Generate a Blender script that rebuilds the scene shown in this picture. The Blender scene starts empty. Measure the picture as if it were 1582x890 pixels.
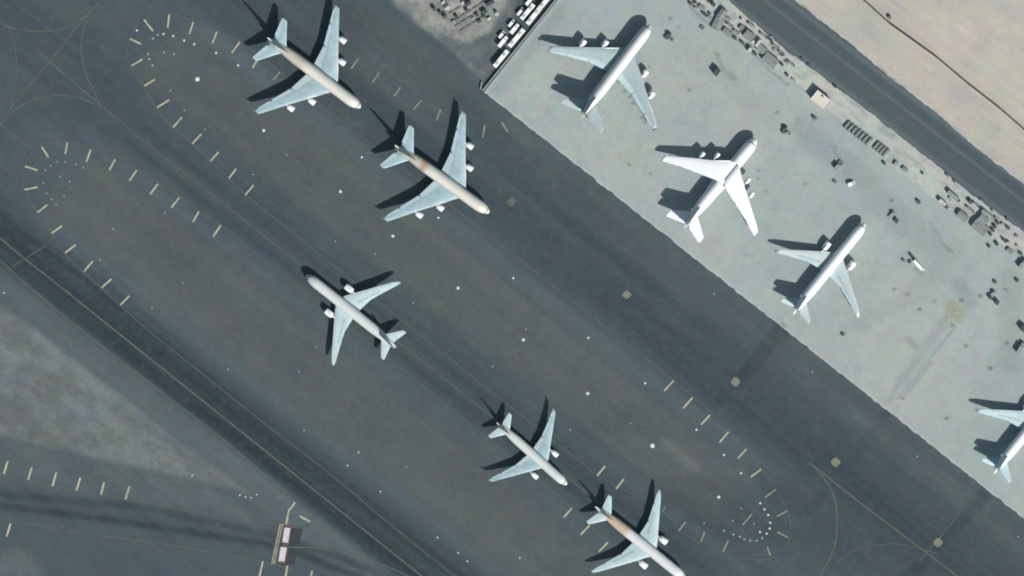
import bpy, bmesh, math, random
import numpy as np
from mathutils import Vector, Matrix
random.seed(7)
rad = math.radians
S = bpy.context.scene
COL = S.collection

# ------------------------------------------------------------------ camera
SC = 0.4                                   # metres per photo pixel on the ground
H = 6000.0
LEAN = math.tan(rad(7.5))
cam_pos = Vector((H*LEAN*0.10, H*LEAN*0.995, H))
back = cam_pos.normalized()
right = (Vector((1, 0, 0)) - back*back.x).normalized()
up = back.cross(right)
cd = bpy.data.cameras.new('camera')
cam = bpy.data.objects.new('camera', cd); COL.objects.link(cam)
cam.matrix_world = Matrix(((right.x, up.x, back.x, cam_pos.x), (right.y, up.y, back.y, cam_pos.y),
                           (right.z, up.z, back.z, cam_pos.z), (0, 0, 0, 1)))
cd.sensor_width = 36.0
D = cam_pos.length
cd.lens = 36.0*D/(1582*SC)
cd.clip_start = 10.0; cd.clip_end = 60000.0
S.camera = cam
def P(px, py, z=0.0):                      # ground position of a place in the picture
    d = right*((px-791)*SC) + up*((445-py)*SC) - back*D
    t = (z-cam_pos.z)/d.z
    return cam_pos + d*t

# ------------------------------------------------------------------ light
SUN_EL = rad(40.5)
tosun = Vector((0.585*math.cos(SUN_EL), -0.811*math.cos(SUN_EL), math.sin(SUN_EL))).normalized()
W = bpy.data.worlds.new('World'); S.world = W; W.use_nodes = True
wn = W.node_tree.nodes; wl = W.node_tree.links
bg = wn['Background']; sky = wn.new('ShaderNodeTexSky')
sky.sky_type = 'NISHITA'; sky.sun_disc = False
sky.sun_elevation = SUN_EL; sky.sun_rotation = math.atan2(tosun.x, tosun.y)
sky.dust_density = 1.6; sky.ozone_density = 1.0
tint = wn.new('ShaderNodeMix'); tint.data_type = 'RGBA'; tint.blend_type = 'MULTIPLY'; tint.inputs[0].default_value = 1.0
tint.inputs[7].default_value = (0.90, 1.0, 0.90, 1)
wl.new(sky.outputs[0], tint.inputs[6]); wl.new(tint.outputs[2], bg.inputs[0]); bg.inputs[1].default_value = 0.07
sd = bpy.data.lights.new('sun', 'SUN'); sd.energy = 4.6; sd.angle = rad(0.5); sd.color = (1.0, 0.97, 0.92)
so = bpy.data.objects.new('sun', sd); COL.objects.link(so)
so.rotation_euler = tosun.to_track_quat('Z', 'Y').to_euler(); so.location = (200, -300, 400)
S.view_settings.view_transform = 'Standard'; S.view_settings.look = 'None'
S.view_settings.exposure = 0.13; S.view_settings.gamma = 1.0; S.view_settings.use_curve_mapping = False
S.render.engine = 'CYCLES'
S.cycles.pixel_filter_type = 'BLACKMAN_HARRIS'; S.cycles.filter_width = 1.9
S.cycles.max_bounces = 4; S.cycles.volume_bounces = 0
HAZE = 3.2e-6

# ------------------------------------------------------------------ material helpers
class NT:
    def __init__(s, name):
        s.m = bpy.data.materials.new(name); s.m.use_nodes = True
        s.t = s.m.node_tree; s.b = s.t.nodes['Principled BSDF']; s.out = s.t.nodes['Material Output']
        s.tc = s.t.nodes.new('ShaderNodeTexCoord')
    def n(s, typ, **kw):
        nd = s.t.nodes.new(typ)
        for k, v in kw.items(): setattr(nd, k, v)
        return nd
    def link(s, a, b): s.t.links.new(a, b)
    def noise(s, scale, detail=3, rot=0.0, stretch=(1, 1, 1), rough=0.55, seed=0.0):
        r = s.n('ShaderNodeMapping', vector_type='POINT')       # rotate first
        r.inputs['Rotation'].default_value = (0, 0, rot)
        s.link(s.tc.outputs['Object'], r.inputs['Vector'])
        g = s.n('ShaderNodeMapping', vector_type='POINT')
        g.inputs['Scale'].default_value = stretch; g.inputs['Location'].default_value = (seed, seed*0.7, 0)
        s.link(r.outputs[0], g.inputs['Vector'])
        t = s.n('ShaderNodeTexNoise'); t.inputs['Scale'].default_value = scale
        t.inputs['Detail'].default_value = detail; t.inputs['Roughness'].default_value = rough
        s.link(g.outputs[0], t.inputs['Vector'])
        return t.outputs['Fac']
    def rng(s, f, a, b, c=0.0, d=1.0, smooth=False):
        m = s.n('ShaderNodeMapRange', clamp=True)
        if smooth: m.interpolation_type = 'SMOOTHSTEP'
        for i, v in enumerate((a, b, c, d)): m.inputs[i+1].default_value = v
        s.link(f, m.inputs[0]); return m.outputs[0]
    def mix(s, f, a, b, mode='MIX'):
        m = s.n('ShaderNodeMix', data_type='RGBA', blend_type=mode)
        if isinstance(f, (int, float)): m.inputs[0].default_value = f
        else: s.link(f, m.inputs[0])
        for i, v in ((6, a), (7, b)):
            if isinstance(v, tuple): m.inputs[i].default_value = (*v, 1)
            else: s.link(v, m.inputs[i])
        return m.outputs[2]
    def mul(s, a, b):
        m = s.n('ShaderNodeMath', operation='MULTIPLY'); s.link(a, m.inputs[0])
        if isinstance(b, (int, float)): m.inputs[1].default_value = b
        else: s.link(b, m.inputs[1])
        return m.outputs[0]
    def attr(s, name):
        a = s.n('ShaderNodeAttribute'); a.attribute_name = name; return a.outputs['Fac']
    def mottle(s, col, scale, amt, seed=0.0):   # patchy hue and tone changes of weathered ground
        t = s.n('ShaderNodeTexNoise'); t.inputs['Scale'].default_value = scale; t.inputs['Detail'].default_value = 4
        mp = s.n('ShaderNodeMapping'); mp.inputs['Location'].default_value = (seed, seed, 0); s.link(s.tc.outputs['Object'], mp.inputs['Vector'])
        s.link(mp.outputs[0], t.inputs['Vector'])
        m = s.n('ShaderNodeVectorMath', operation='MULTIPLY_ADD'); s.link(t.outputs['Color'], m.inputs[0])
        m.inputs[1].default_value = (amt,)*3; m.inputs[2].default_value = (1-amt*0.5,)*3
        v = s.n('ShaderNodeVectorMath', operation='MULTIPLY'); s.link(col, v.inputs[0]); s.link(m.outputs[0], v.inputs[1])
        return v.outputs[0]
    def done(s, col, rough=0.9, spec=0.3, metal=0.0):
        if isinstance(col, tuple): s.b.inputs['Base Color'].default_value = (*col, 1)
        else: s.link(col, s.b.inputs['Base Color'])
        s.b.inputs['Roughness'].default_value = rough
        s.b.inputs['Specular IOR Level'].default_value = spec
        s.b.inputs['Metallic'].default_value = metal
        return s.m
def k(c, f): return tuple(x*f for x in c)
_pm = {}
def paint(name, c, rough=0.45, var=0.18, scale=0.6, spec=0.4, metal=0.0):
    if name in _pm: return _pm[name]
    t = NT(name)
    n = t.noise(scale, 5)
    col = t.mix(t.rng(n, 0.35, 0.7), c, k(c, 1-var))
    _pm[name] = t.done(col, rough, spec, metal); return _pm[name]

TAXI = math.atan2(-0.623, 0.782)             # heading of the taxi lanes in the world
# ------------------------------------------------------------------ object helpers
def props(o, label=None, cat=None, group=None, kind=None):
    if label: o['label'] = label
    if cat: o['category'] = cat
    if group: o['group'] = group
    if kind: o['kind'] = kind
    return o
def link_mesh(name, me, mat, parent=None, smooth=False):
    o = bpy.data.objects.new(name, me); COL.objects.link(o)
    if mat: me.materials.append(mat)
    if parent: o.parent = parent
    if smooth:
        me.polygons.foreach_set('use_smooth', [True]*len(me.polygons))
    return o
def pydata(name, v, f, mat, parent=None, smooth=False):
    me = bpy.data.meshes.new(name); me.from_pydata([tuple(p) for p in v], [], f); me.update()
    return link_mesh(name, me, mat, parent, smooth)
def empty(name, loc, rot=0.0, **kw):
    o = bpy.data.objects.new(name, None); COL.objects.link(o); o.location = loc; o.rotation_euler = (0, 0, rot)
    o.empty_display_size = 1.0
    return props(o, **kw)
class MB:                                    # collects simple solids into one mesh
    def __init__(s): s.b = bmesh.new()
    def box(s, c, d, bev=0.0, rz=0.0, taper=None):
        r = bmesh.ops.create_cube(s.b, size=1.0); vs = r['verts']
        for v in vs:
            if taper and v.co.z > 0: v.co.x *= taper[0]; v.co.y *= taper[1]
            v.co = Vector((v.co.x*d[0], v.co.y*d[1], v.co.z*d[2]))
        if bev:
            es = list({e for v in vs for e in v.link_edges})
            q = bmesh.ops.bevel(s.b, geom=es, offset=bev, segments=2, affect='EDGES', profile=0.5)
            vs = list({v for f in q['faces'] for v in f.verts} | {v for v in vs if v.is_valid})
        R = Matrix.Rotation(rz, 4, 'Z')
        for v in vs: v.co = R @ v.co + Vector(c)
        return s
    def cyl(s, c, r, h, axis='Z', seg=16, r2=None):
        q = bmesh.ops.create_cone(s.b, cap_ends=True, segments=seg, radius1=r, radius2=r if r2 is None else r2, depth=h)
        M = {'Z': Matrix(), 'Y': Matrix.Rotation(math.pi/2, 4, 'X'), 'X': Matrix.Rotation(math.pi/2, 4, 'Y')}[axis]
        for v in q['verts']: v.co = M @ v.co + Vector(c)
        return s
    def prism(s, pts, y0, y1):               # side outline (x,z) pulled along y
        a = [s.b.verts.new((x, y0, z)) for x, z in pts]; b = [s.b.verts.new((x, y1, z)) for x, z in pts]
        n = len(pts); s.b.faces.new(a); s.b.faces.new(b[::-1])
        for i in range(n): s.b.faces.new((a[i], b[i], b[(i+1) % n], a[(i+1) % n]))
        return s
    def build(s, name, mat, parent=None, smooth=False):
        bmesh.ops.recalc_face_normals(s.b, faces=s.b.faces)
        me = bpy.data.meshes.new(name); s.b.to_mesh(me); s.b.free()
        return link_mesh(name, me, mat, parent, smooth)
def copy_tree(o, parent=None):
    c = o.copy(); COL.objects.link(c)
    if parent: c.parent = parent
    for ch in list(o.children): copy_tree(ch, c)
    return c
def img_ang(dx, dy): return math.atan2(-dy, dx)   # heading in the world of a direction in the picture

# ------------------------------------------------------------------ ground masks
def grid(xs, ys, z, name, mat, masks, frame=None):
    X, Y = np.meshgrid(xs, ys)
    if frame is not None:
        rn_ = np.random.default_rng(3); w_ = rn_.uniform(-1, 1, len(xs)); w_ = np.convolve(w_, np.ones(3)/3, 'same'); Y = Y.copy(); Y[0, :] += w_*0.75
        (ox, oy), a = frame
        GX = ox + X*math.cos(a) - Y*math.sin(a); GY = oy + X*math.sin(a) + Y*math.cos(a)
    else: GX, GY = X, Y
    nx, ny = len(xs), len(ys)
    co = np.stack([GX.ravel(), GY.ravel(), np.full(GX.size, z)], 1).astype(np.float32)
    i = np.arange((ny-1)*(nx-1)); r = i//(nx-1); c = i % (nx-1)
    a0 = r*nx+c
    quads = np.stack([a0, a0+1, a0+nx+1, a0+nx], 1).astype(np.int32)
    me = bpy.data.meshes.new(name)
    me.vertices.add(len(co)); me.vertices.foreach_set('co', co.ravel())
    me.loops.add(quads.size); me.loops.foreach_set('vertex_index', quads.ravel())
    me.polygons.add(len(quads)); me.polygons.foreach_set('loop_start', np.arange(0, quads.size, 4, dtype=np.int32))
    me.polygons.foreach_set('loop_total', np.full(len(quads), 4, dtype=np.int32))
    me.update(calc_edges=True)
    px = GX.ravel()/SC + 791; py = 445 - GY.ravel()/SC       # site coordinates, in steps of 0.4 m
    for nm, fn in masks.items():
        at = me.attributes.new(nm, 'FLOAT', 'POINT')
        at.data.foreach_set('value', np.clip(fn(px, py), 0, 1).astype(np.float32))
    o = link_mesh(name, me, mat); props(o, kind='structure'); return o
def sstep(a, b, x):
    t = np.clip((x-a)/(b-a), 0, 1); return t*t*(3-2*t)
def segdist(px, py, a, b):
    ax, ay = a; bx, by = b; dx, dy = bx-ax, by-ay
    t = np.clip(((px-ax)*dx+(py-ay)*dy)/(dx*dx+dy*dy+1e-9), 0, 1)
    return np.hypot(px-ax-t*dx, py-ay-t*dy)
def linedist(px, py, pts):
    d = None
    for a, b in zip(pts[:-1], pts[1:]):
        q = segdist(px, py, a, b); d = q if d is None else np.minimum(d, q)
    return d
def inside(px, py, poly):
    c = np.zeros(px.shape, bool); n = len(poly)
    for i in range(n):
        x1, y1 = poly[i]; x2, y2 = poly[(i+1) % n]
        if y1 == y2: continue
        cond = ((y1 > py) != (y2 > py)) & (px < (x2-x1)*(py-y1)/(y2-y1)+x1)
        c ^= cond
    return c
def polymask(px, py, poly, soft):
    d = linedist(px, py, poly+[poly[0]]); s = np.where(inside(px, py, poly), d, -d)
    return sstep(-soft, soft, s)
def UV(px, py): return px*0.782+py*0.623, px*0.623-py*0.782
def band(v, a, b, s): return sstep(a-s, a+s, v)*(1-sstep(b-s, b+s, v))

def m_brown(px, py):
    u, v = UV(px, py)
    A = band(v, 42, 150, 16)*sstep(205, 260, u)*(1-sstep(1330, 1420, u))
    B = band(v, -215, -92, 20)*sstep(215, 290, u)*(1-sstep(1160, 1500, u))
    C = band(v, 258, 352, 14)*(1-sstep(600, 665, u))*sstep(380, 500, u)*0.55
    E = band(v, 15, 185, 10)*0.0
    return np.maximum.reduce([A, B, C, E])
def m_dark(px, py):
    u, v = UV(px, py)
    d = np.zeros(px.shape)
    def add(x): np.maximum(d, x, out=d)
    lane1 = sstep(150, 260, u)
    add(band(v, -309, -292, 5)*1.0); add(band(v, -285, -262, 7)*1.0); add(band(v, -318, -250, 8)*0.85)
    add(band(v, -255, -228, 14)*0.32)
    add(band(v, -52, -36, 7)*0.55*sstep(220, 300, u)); add(band(v, -24, -6, 7)*0.5*sstep(220, 300, u))
    add(band(v, -62, 40, 14)*0.28)
    add(band(v, 200, 262, 18)*0.55*sstep(820, 1000, u)); add(band(v, 190, 350, 10)*0.30*sstep(650, 860, u)); add(band(v, 190, 300, 22)*0.25*sstep(950, 1100, u)*(1-sstep(1350, 1500, u)))
    add(band(v, 268, 300, 14)*0.5*sstep(700, 900, u)*(1-sstep(1050, 1200, u)))
    add(band(v, 215, 262, 14)*0.45*(1-sstep(900, 1000, u)))
    add(band(v, 185, 340, 20)*0.25)
    for pts, w, s in (([(0, 768), (220, 788), (420, 832), (560, 880), (640, 920)], 8, 0.6),
                      ([(0, 786), (150, 805), (300, 828), (430, 848), (560, 900)], 7, 0.75),
                      ([(0, 776), (220, 797), (420, 836)], 24, 0.25),
                      ([(1212, 505), (1150, 580), (1115, 618)], 17, 0.62), ([(1370, 640), (1300, 740), (1240, 800)], 12, 0.4),
                      ([(1520, 770), (1450, 850), (1400, 900)], 16, 0.6), ([(940, 290), (870, 380)], 12, 0.35),
                      ([(0, 380), (60, 420)], 40, 0.45), ([(0, 330), (30, 350)], 30, 0.4),
                      ([(560, 200), (760, 340), (1000, 530), (1250, 720), (1500, 890)], 13, 0.34),
                      ([(1050, 800), (1250, 800), (1400, 880)], 60, 0.3),
                      ([(130, 60), (150, 150), (260, 260)], 26, 0.32), ([(20, 20), (150, 160)], 20, 0.25)):
        add(s*(1-sstep(w*0.35, w*1.35, linedist(px, py, pts))))
    return d
def m_pale(px, py):
    u, v = UV(px, py)
    A = polymask(px, py, [(-60, 440), (30, 492), (385, 768), (300, 746), (120, 706), (0, 676), (-60, 665)], 8)
    A = np.maximum(A, 0.3*polymask(px, py, [(-60, 440), (30, 497), (480, 850), (-60, 740)], 26))
    A = np.maximum(A, 0.75*(1-sstep(3, 9, linedist(px, py, [(-20, 462), (90, 552), (200, 640), (300, 718)]))))
    A = np.maximum(A, 0.55*(1-sstep(3, 16, linedist(px, py, [(1030, 690), (1075, 725)]))))
    A = np.maximum(A, 0.5*(1-sstep(12, 46, linedist(px, py, [(-10, 900), (30, 885)]))))
    A = np.maximum(A, 0.24*band(v, 305, 352, 18)*sstep(650, 760, u))
    A = np.maximum(A, 0.22*(1-sstep(20, 60, linedist(px, py, [(600, 100), (700, 180)]))))
    A = np.maximum(A, 0.20*band(v, -372, -322, 10))
    return A
def m_sand(px, py):
    A = polymask(px, py, [(596, -40), (612, 0), (650, 34), (682, 53), (726, 66), (760, 45), (786, 0), (800, -40)], 9)
    u, v = UV(px, py)
    B = polymask(px, py, [(612, 0), (690, 62), (746, 128), (790, 60), (800, -30), (600, -30)], 8)*0.28
    C = 0.75*(1-sstep(1.5, 6, linedist(px, py, [(655, 36), (675, 52)])))
    E = 0.32*(1-sstep(1.5, 7, linedist(px, py, [(675, 52), (712, 82), (745, 120)])))
    return np.maximum.reduce([A, B, C, E])

def m_blue(px, py):
    u, v = UV(px, py)
    return np.maximum.reduce([band(v, 150, 178, 7)*sstep(230, 300, u)*(1-sstep(1290, 1390, u)), 0.7*band(v, 14, 34, 7)*sstep(230, 300, u),
        band(v, -238, -212, 7)*sstep(205, 260, u)*0.8, 0.6*band(v, -92, -70, 8)*sstep(200, 280, u), 0.5*band(v, 290, 350, 20)*sstep(900, 1000, u),
        0.6*(1-sstep(8, 22, linedist(px, py, [(1060, 640), (1110, 690), (1160, 765), (1178, 800), (1160, 822)]))),
        0.4*(1-sstep(20, 60, linedist(px, py, [(60, 230), (110, 250)]))), 0.7*band(v, -372, -325, 10)])
# asphalt
t = NT('asphalt')
n_big = t.noise(0.012, 4); n_mid = t.noise(0.06, 5, seed=3); n_fine = t.noise(0.45, 4, seed=9)
n_str = t.noise(0.05, 4, rot=-TAXI, stretch=(0.06, 1.6, 1)); n_str2 = t.noise(0.25, 3, rot=-TAXI, stretch=(0.05, 1.2, 1), seed=5)
base = t.mix(t.rng(n_big, 0.3, 0.7), (0.061, 0.086, 0.100), (0.046, 0.071, 0.087))
base = t.mix(t.mul(t.rng(n_mid, 0.35, 0.7), 0.45), base, (0.074, 0.095, 0.092))
base = t.mix(t.rng(t.noise(0.045, 3, seed=21), 0.5, 0.72, 0, 0.4), base, (0.066, 0.086, 0.086))
br = t.mix(t.rng(t.noise(0.05, 5, seed=13), 0.35, 0.68), (0.097, 0.102, 0.102), (0.081, 0.099, 0.099))
edge_n = t.rng(t.noise(0.07, 4, seed=17), 0.25, 0.75, 0.72, 1.12)
base = t.mix(t.mul(t.mul(t.attr('brown'), edge_n), 0.88), base, br)
base = t.mix(t.mul(t.attr('blue'), 0.8), base, (0.082, 0.108, 0.122))
pale = t.mix(t.rng(t.noise(0.055, 6, rot=-TAXI, stretch=(0.6, 1.2, 1), seed=31), 0.38, 0.62), (0.145, 0.158, 0.152), (0.185, 0.212, 0.216))
pale_f = t.mul(t.attr('pale'), t.rng(t.noise(0.09, 5, seed=2), 0.3, 0.6, 0.55, 1.0))
base = t.mix(pale_f, base, pale)
sandc = t.mix(t.rng(t.noise(0.12, 5, seed=44), 0.4, 0.6), (0.40, 0.38, 0.34), (0.23, 0.25, 0.24))
base = t.mix(t.attr('sand'), base, sandc)
dk = t.mul(t.attr('dark'), t.rng(n_str, 0.3, 0.7, 1.15, 0.6))
base = t.mix(dk, base, (0.008, 0.018, 0.028))
base = t.mix(t.rng(n_str, 0.3, 0.62, 0.26, 0.0), base, (0.028, 0.040, 0.052))
base = t.mix(t.rng(t.noise(0.02, 5, seed=91), 0.5, 0.7, 0.0, 0.28), base, (0.03, 0.043, 0.055))
base = t.mix(t.rng(n_str2, 0.5, 0.75, 0.0, 0.16), base, (0.13, 0.135, 0.13))
base = t.mix(t.rng(n_fine, 0.35, 0.7, 0.0, 0.24), base, (0.040, 0.050, 0.053))
base = t.mix(t.rng(t.noise(0.22, 4, seed=77), 0.5, 0.72, 0.0, 0.2), base, (0.105, 0.12, 0.118))
base = t.mottle(base, 0.05, 0.22, 3); base = t.mottle(base, 0.2, 0.34); base = t.mottle(base, 0.9, 0.42, 7)
M_ASPH = t.done(base, 0.9, 0.25)
def axis(a, b, s, A, B):
    inner = np.arange(a, b+s, s)
    return np.concatenate([np.linspace(A, a, 14)[:-1], inner, np.linspace(inner[-1], B, 14)[1:]])
grid(axis(-326, 326, 1.6, -1500, 900), axis(-186, 186, 1.6, -1500, 1200), 0.0, 'taxiway_pavement', M_ASPH,
     {'brown': m_brown, 'dark': m_dark, 'pale': m_pale, 'sand': m_sand, 'blue': m_blue})

# desert all around
t = NT('desert_sand')
c = t.mix(t.rng(t.noise(0.01, 6), 0.35, 0.65), (0.475, 0.425, 0.365), (0.415, 0.385, 0.34))
c = t.mix(t.rng(t.noise(0.045, 6, rot=-TAXI, stretch=(0.7, 1.2, 1), seed=4), 0.42, 0.68, 0, 0.8), c, (0.35, 0.35, 0.33))
c = t.mix(t.rng(t.noise(0.10, 4, rot=-TAXI, stretch=(0.25, 1.4, 1), seed=14), 0.5, 0.72, 0, 0.5), c, (0.53, 0.46, 0.40))
c = t.mix(t.rng(t.noise(0.3, 4, seed=8), 0.5, 0.75, 0, 0.4), c, (0.33, 0.33, 0.32))
c = t.mottle(c, 0.04, 0.16, 3); c = t.mottle(c, 0.12, 0.2); c = t.mottle(c, 0.6, 0.26, 7)
c = t.mix(t.rng(t.noise(0.22, 5, rot=-TAXI, stretch=(0.06, 1.3, 1), seed=51), 0.56, 0.7, 0, 0.35), c, (0.30, 0.29, 0.27))
M_SAND = t.done(c, 0.95, 0.1)
pydata('ground', [(-20000, -20000, -0.35), (20000, -20000, -0.35), (20000, 20000, -0.35), (-20000, 20000, -0.35)], [(0, 1, 2, 3)], M_SAND)['kind'] = 'structure'

def ragged(pts, amp, step=3.0, seed=1):
    rnd = random.Random(seed); out = []; val = 0.0
    for (x1, y1), (x2, y2) in zip(pts[:-1], pts[1:]):
        L = math.hypot(x2-x1, y2-y1); n = max(1, int(L/step)); nx, ny = -(y2-y1)/L, (x2-x1)/L
        for i in range(n):
            val = 0.6*val + rnd.uniform(-amp, amp); f = i/n
            out.append((x1+(x2-x1)*f+nx*val, y1+(y2-y1)*f+ny*val))
    out.append(pts[-1]); return out
def sheet(name, pts, z, mat):
    o = pydata(name, [P(x, y)[:2]+(z,) if False else (P(x, y).x, P(x, y).y, z) for x, y in pts], [tuple(range(len(pts)))], mat)
    o['kind'] = 'structure'; return o

# concrete apron : a rectangle of slabs turned to the taxi heading
def c_dark(px, py):
    d = np.zeros(px.shape)
    def add(pts, w, s): np.maximum(d, s*(1-sstep(w*0.3, w, linedist(px, py, pts))), out=d)
    add([(1462, 490), (1440, 520), (1400, 580), (1372, 622)], 5, 0.22); add([(1476, 505), (1410, 590), (1385, 618)], 4, 0.22)
    add([(1440, 560), (1395, 618)], 3.5, 0.25); add([(1455, 500), (1415, 560), (1390, 590)], 14, 0.14)
    add([(1100, 20), (1140, 60), (1180, 98), (1215, 130)], 2.6, 0.45); add([(1066, 10), (1100, 40)], 3, 0.4)
    add([(1105, 80), (1118, 108), (1130, 120)], 4, 0.4)
    add([(1437, 343), (1455, 375), (1464, 388)], 2.6, 0.4); add([(1457, 378), (1470, 388)], 4, 0.5)
    add([(1128, 112), (1134, 120)], 6, 0.4); add([(1285, 225), (1300, 252)], 4, 0.5); add([(1232, 180), (1230, 192)], 4, 0.4)
    add([(1405, 525), (1416, 538)], 8, 0.3); add([(1412, 415), (1424, 422)], 5, 0.3)
    
    add([(1208, 500), (1213, 505)], 5, 0.4); add([(1480, 440), (1500, 470)], 16, 0.25)
    add([(1350, 300), (1440, 380)], 30, 0.16); add([(1240, 200), (1340, 280)], 30, 0.2); add([(1560, 430), (1560, 560)], 26, 0.18)
    add([(1330, 500), (1400, 460), (1480, 380)], 20, 0.12)
    add([(765, 130), (860, 14)], 26, 0.2); add([(1050, 60), (1190, 180)], 26, 0.08)
    rnd = random.Random(5)
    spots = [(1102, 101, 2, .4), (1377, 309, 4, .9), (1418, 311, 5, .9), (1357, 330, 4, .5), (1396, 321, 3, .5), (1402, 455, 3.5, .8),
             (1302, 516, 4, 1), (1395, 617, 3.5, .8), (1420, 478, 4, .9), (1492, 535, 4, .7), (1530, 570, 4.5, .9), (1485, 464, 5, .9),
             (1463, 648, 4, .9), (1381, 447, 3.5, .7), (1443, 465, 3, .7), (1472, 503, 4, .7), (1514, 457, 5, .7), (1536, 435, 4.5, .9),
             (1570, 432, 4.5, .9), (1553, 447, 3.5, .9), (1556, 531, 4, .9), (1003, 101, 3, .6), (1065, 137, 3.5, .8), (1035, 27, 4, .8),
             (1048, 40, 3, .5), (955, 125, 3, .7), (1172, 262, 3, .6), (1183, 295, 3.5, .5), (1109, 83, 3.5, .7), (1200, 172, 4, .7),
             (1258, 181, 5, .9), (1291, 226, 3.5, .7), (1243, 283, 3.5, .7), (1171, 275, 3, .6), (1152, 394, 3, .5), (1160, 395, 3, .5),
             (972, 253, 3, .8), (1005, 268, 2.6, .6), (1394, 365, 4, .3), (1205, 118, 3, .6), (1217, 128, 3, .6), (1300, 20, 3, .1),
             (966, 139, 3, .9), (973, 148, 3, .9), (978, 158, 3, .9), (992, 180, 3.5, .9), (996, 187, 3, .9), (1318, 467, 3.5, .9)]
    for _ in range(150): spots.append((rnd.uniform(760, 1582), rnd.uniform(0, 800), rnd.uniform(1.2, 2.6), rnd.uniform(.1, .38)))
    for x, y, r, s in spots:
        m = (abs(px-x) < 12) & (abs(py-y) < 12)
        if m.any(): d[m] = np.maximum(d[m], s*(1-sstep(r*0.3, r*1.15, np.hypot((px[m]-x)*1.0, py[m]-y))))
    return d
def c_edge(px, py):
    u, v = UV(px, py)
    return np.maximum((1-sstep(1.5, 5, np.abs(v-355.5)))*0.95, 0.5*(1-sstep(2, 8, linedist(px, py, [(748, 142), (862, 0)]))))
def c_warm(px, py):
    d = np.zeros(px.shape)
    for x, y, r, s in ((1050, 110, 70, .8), (880, 110, 70, .5), (960, 230, 60, .8), (1150, 200, 80, .7), (1080, 380, 60, .6), (1260, 330, 50, .4),
                       (1370, 480, 90, .6), (1430, 620, 90, .6), (1540, 480, 40, .5), (1250, 540, 50, .4), (1310, 420, 40, .6), (1420, 700, 90, .5)):
        d = np.maximum(d, s*np.exp(-((px-x)**2+(py-y)**2)/(r*r)))
    return d
def c_moss(px, py): return np.maximum(polymask(px, py, [(1462, 464), (1474, 462), (1492, 482), (1486, 500), (1466, 494), (1460, 478)], 6)*0.9,
                                      0.5*(1-sstep(3, 22, np.hypot(px-1470, py-490))))
t = NT('apron_concrete')
c = t.mix(t.rng(t.noise(0.012, 5), 0.35, 0.65), (0.278, 0.338, 0.335), (0.340, 0.374, 0.358))
c = t.mix(t.rng(t.noise(0.035, 5, seed=6), 0.42, 0.7, 0, 0.55), c, (0.290, 0.355, 0.342))
c = t.mix(t.rng(t.noise(0.05, 5, seed=26), 0.48, 0.72, 0, 0.5), c, (0.27, 0.325, 0.355))
c = t.mix(t.mul(t.attr('warm'), 0.6), c, (0.385, 0.370, 0.330))
c = t.mix(t.rng(t.noise(0.05, 4, rot=-TAXI+math.pi/2, stretch=(0.12, 1.5, 1), seed=12), 0.5, 0.75, 0, 0.28), c, (0.26, 0.30, 0.30))
c = t.mix(t.rng(t.noise(0.35, 5, seed=16), 0.5, 0.75, 0, 0.3), c, (0.25, 0.28, 0.275))
c = t.mix(t.rng(t.noise(0.12, 6, seed=36, rough=0.7), 0.56, 0.7, 0, 0.35), c, (0.27, 0.31, 0.31))
c = t.mix(t.rng(t.noise(0.05, 6, seed=71, rough=0.65), 0.52, 0.68, 0, 0.3), c, (0.235, 0.275, 0.275))
c = t.mix(t.attr('edge'), c, (0.39, 0.445, 0.45))
c = t.mix(t.mul(t.attr('moss'), t.rng(t.noise(0.5, 3, seed=66), 0.3, 0.6, 0.35, 0.95)), c, (0.27, 0.27, 0.17))
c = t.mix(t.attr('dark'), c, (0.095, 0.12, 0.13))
c = t.mottle(c, 0.035, 0.14, 3); c = t.mottle(c, 0.13, 0.26); c = t.mottle(c, 0.6, 0.34, 7)
M_CONC = t.done(c, 0.9, 0.25)
o0 = P(748, 142)
# along = taxi heading, across = to the north-east
grid(np.concatenate([np.arange(0, 460, 1.2), np.linspace(460, 1500, 20)]), np.concatenate([np.arange(0, 235, 1.2), np.array([236, 300, 420])]),
     0.09, 'concrete_apron', M_CONC, {'dark': c_dark, 'edge': c_edge, 'warm': c_warm, 'moss': c_moss}, ((o0.x, o0.y), TAXI))

# verge, service road, open sand to the north-east
t = NT('verge_sand')
c = t.mix(t.rng(t.noise(0.03, 6), 0.38, 0.62), (0.44, 0.435, 0.395), (0.385, 0.41, 0.39))
c = t.mix(t.rng(t.noise(0.2, 6, rot=-TAXI, stretch=(0.4, 1.2, 1), seed=5), 0.48, 0.66, 0, 0.85), c, (0.29, 0.31, 0.30))
c = t.mix(t.rng(t.noise(0.09, 6, seed=25), 0.55, 0.7, 0, 0.6), c, (0.20, 0.22, 0.215))
c = t.mottle(c, 0.08, 0.3, 3); c = t.mottle(c, 0.2, 0.35); c = t.mottle(c, 0.8, 0.35, 7)
M_VERGE = t.done(c, 0.95, 0.1)
vb = ragged([(1000, -60), (1064, 2), (1110, 34), (1160, 72), (1240, 136), (1300, 186), (1368, 250), (1440, 306), (1500, 346), (1582, 402), (1760, 540), (2300, 965), (3200, 1670)], 0.8, 4, 3)
sheet('verge', vb + [(3200, 600), (2300, -60)], 0.13, M_VERGE)
t = NT('service_road_asphalt')
c = t.mix(t.rng(t.noise(0.05, 4, rot=-TAXI, stretch=(0.05, 1.6, 1)), 0.35, 0.65), (0.050, 0.073, 0.088), (0.068, 0.090, 0.099))
c = t.mix(t.rng(t.noise(0.14, 5, seed=7), 0.4, 0.7, 0, 0.4), c, (0.085, 0.098, 0.098))
sp = t.n('ShaderNodeSeparateXYZ'); mp = t.n('ShaderNodeMapping'); mp.inputs['Rotation'].default_value = (0, 0, -math.atan2(-0.616, 0.788))
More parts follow.
